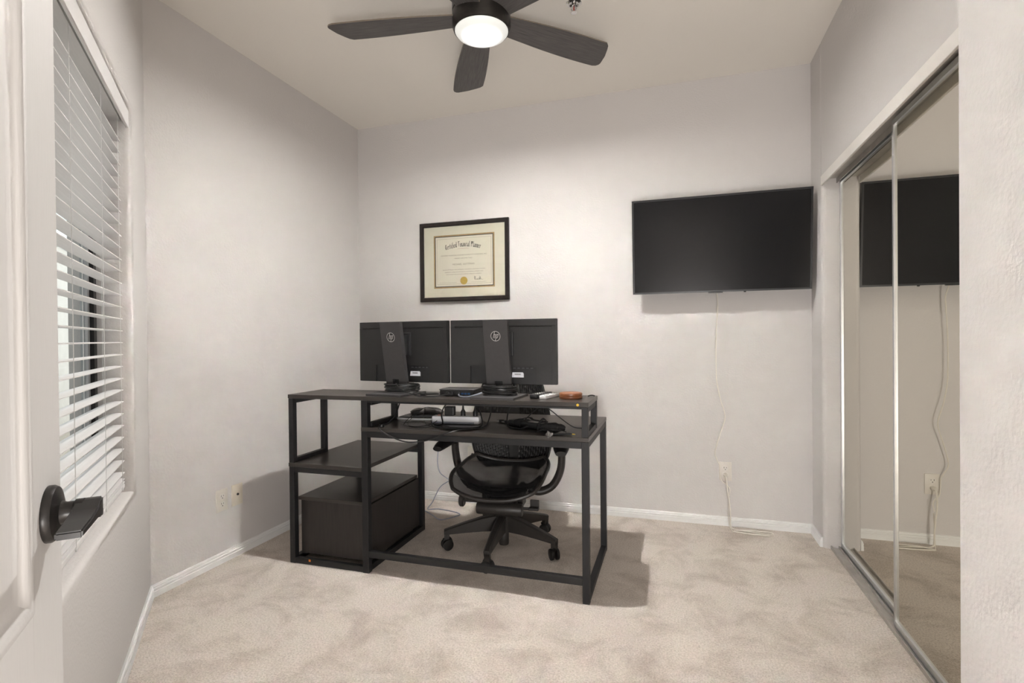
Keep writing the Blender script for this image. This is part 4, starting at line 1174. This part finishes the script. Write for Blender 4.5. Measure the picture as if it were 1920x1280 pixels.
for v in bm.verts:
    k = 1 + 0.10 * math.sin(9 * v.co.x + 4 * v.co.y) + rnd.uniform(-0.06, 0.06)
    v.co = Vector((v.co.x * 0.058 * k, v.co.y * 0.036 * k, max(0.0008, 0.022 + 0.022 * v.co.z * k)))
part('pouch_body', bm, 'fabric', t, smooth=True)
part('pouch_flap', TU([(-0.065, -0.02, 0.006), (-0.060, -0.02, 0.040), (-0.045, 0.0, 0.060), (-0.025, -0.01, 0.050), (-0.010, -0.03, 0.012)], 0.010, 8, flat=0.25), 'fabric', t, smooth=True)
part('pouch_strap', TU([(-0.07, -0.045, 0.006), (-0.02, -0.052, 0.022), (0.04, -0.05, 0.020), (0.07, -0.035, 0.012)], 0.0045, 8, flat=0.4), 'fabric', t, smooth=True)
t = thing('audio_cable', 'black audio lead with a gold tip at the desktop front', 'cable', (-0.47, 2.29, D))
part('lead', TU([(-0.075, -0.015, 0.005), (-0.03, -0.02, 0.006), (0.012, -0.002, 0.006)], 0.0042, 7), 'cable', t, smooth=True)
part('plug_grip', LA([(0, 0), (0.005, 0), (0.005, 0.026), (0.003, 0.028), (0, 0.028)], 12, AX((1, 0.06, 0), (0.008, -0.002, 0.0062))), 'black', t, smooth=True)
part('plug_tip', LA([(0, 0), (0.0024, 0), (0.0024, 0.012), (0.001, 0.014), (0, 0.014)], 10, AX((1, 0.06, 0), (0.036, 0.0, 0.0062))), 'gold', t, smooth=True)
bm = bmesh.new()
bmesh.ops.create_icosphere(bm, subdivisions=2, radius=1)
rnd = random.Random(3)
for v in bm.verts:
    k = rnd.uniform(0.45, 1.25)
    v.co = Vector((v.co.x * 0.016 * k, v.co.y * 0.010 * k, 0.004 + 0.016 * v.co.z * k)) + Vector((-0.527, DY0 - 0.002, D + 0.004))
for v in bm.verts:
    v.co.y = min(v.co.y, DY0 - 0.001) if v.co.z < D + 0.001 else v.co.y
solo('plastic_wrapper', bm, 'clear', 'crumpled clear plastic scrap caught on desktop front edge', 'wrapper', (-0.527, DY0, D))

# ================================================================== CORDS ON WALL AND FLOOR
pts = [(0.248, 3.345, 1.425), (0.255, 3.37, 1.36), (0.252, 3.372, 1.30), (0.244, 3.375, 1.13), (0.244, 3.375, 0.96), (0.248, 3.375, 0.88), (0.266, 3.373, 0.78), (0.292, 3.370, 0.675), (0.268, 3.376, 0.58), (0.243, 3.385, 0.49), (0.236, 3.395, 0.44), (0.252, 3.408, 0.395), (0.262, 3.412, 0.37), (0.264, 3.414, 0.31), (0.276, 3.400, 0.275), (0.300, 3.38, 0.262), (0.315, 3.37, 0.24), (0.312, 3.36, 0.20)]
t = thing('hanging_cord', 'thin ivory cord hanging from the television to the outlet', 'cable', (0.25, 3.40, 0.40))
part('cord', TU(pts, 0.0028, 6, n=5), 'whitecable', t, True, smooth=True)
part('cord_sleeve', TU([(0.254, 3.372, 1.335), (0.2525, 3.372, 1.30), (0.251, 3.373, 1.265)], 0.0040, 8), 'whitecable', t, True, smooth=True)
t = thing('television_power_cable', 'thick ivory power cord plugged into outlet, looped on carpet', 'cable', (0.33, 3.38, 0.0))
part('plug', LA([(0, 0), (0.013, 0), (0.014, 0.010), (0.010, 0.022), (0.006, 0.032), (0, 0.032)], 16, AX((0, -1, 0), (0.296, YB - 0.0085, 0.312))), 'whitecable', t, True, smooth=True)
pts = [(0.296, 3.395, 0.312), (0.297, 3.375, 0.300), (0.299, 3.362, 0.265), (0.303, 3.355, 0.22), (0.311, 3.350, 0.16), (0.316, 3.350, 0.10), (0.317, 3.352, 0.04), (0.325, 3.352, 0.012), (0.37, 3.340, 0.007), (0.45, 3.330, 0.006), (0.51, 3.318, 0.006), (0.542, 3.325, 0.006), (0.535, 3.352, 0.006), (0.47, 3.356, 0.006), (0.38, 3.338, 0.010), (0.33, 3.318, 0.007), (0.345, 3.312, 0.006), (0.43, 3.300, 0.006), (0.52, 3.300, 0.006)]
part('cord', TU(pts, 0.0042, 7, n=6), 'whitecable', t, True, smooth=True)
part('cord', TU([(0.325, 3.318, 0.007), (0.310, 3.36, 0.03), (0.308, 3.372, 0.10), (0.312, 3.37, 0.19)], 0.0024, 6), 'whitecable', t, True, smooth=True)
pts = [(-1.50, 3.20, 0.50), (-1.515, 3.18, 0.36), (-1.50, 3.18, 0.27), (-1.445, 3.17, 0.235), (-1.425, 3.17, 0.222), (-1.44, 3.17, 0.21), (-1.50, 3.18, 0.165), (-1.56, 3.19, 0.06), (-1.60, 3.20, 0.006), (-1.53, 3.22, 0.006), (-1.42, 3.20, 0.006), (-1.355, 3.170, 0.006), (-1.352, 3.130, 0.006), (-1.40, 3.055, 0.006), (-1.44, 3.035, 0.006), (-1.52, 3.10, 0.006), (-1.60, 3.16, 0.006)]
solo('network_cable', TU(pts, 0.0034, 7, n=6), 'greycable', 'pale blue grey cable looping on carpet behind the desk', 'cable', (-1.45, 3.12, 0.0), smooth=True)
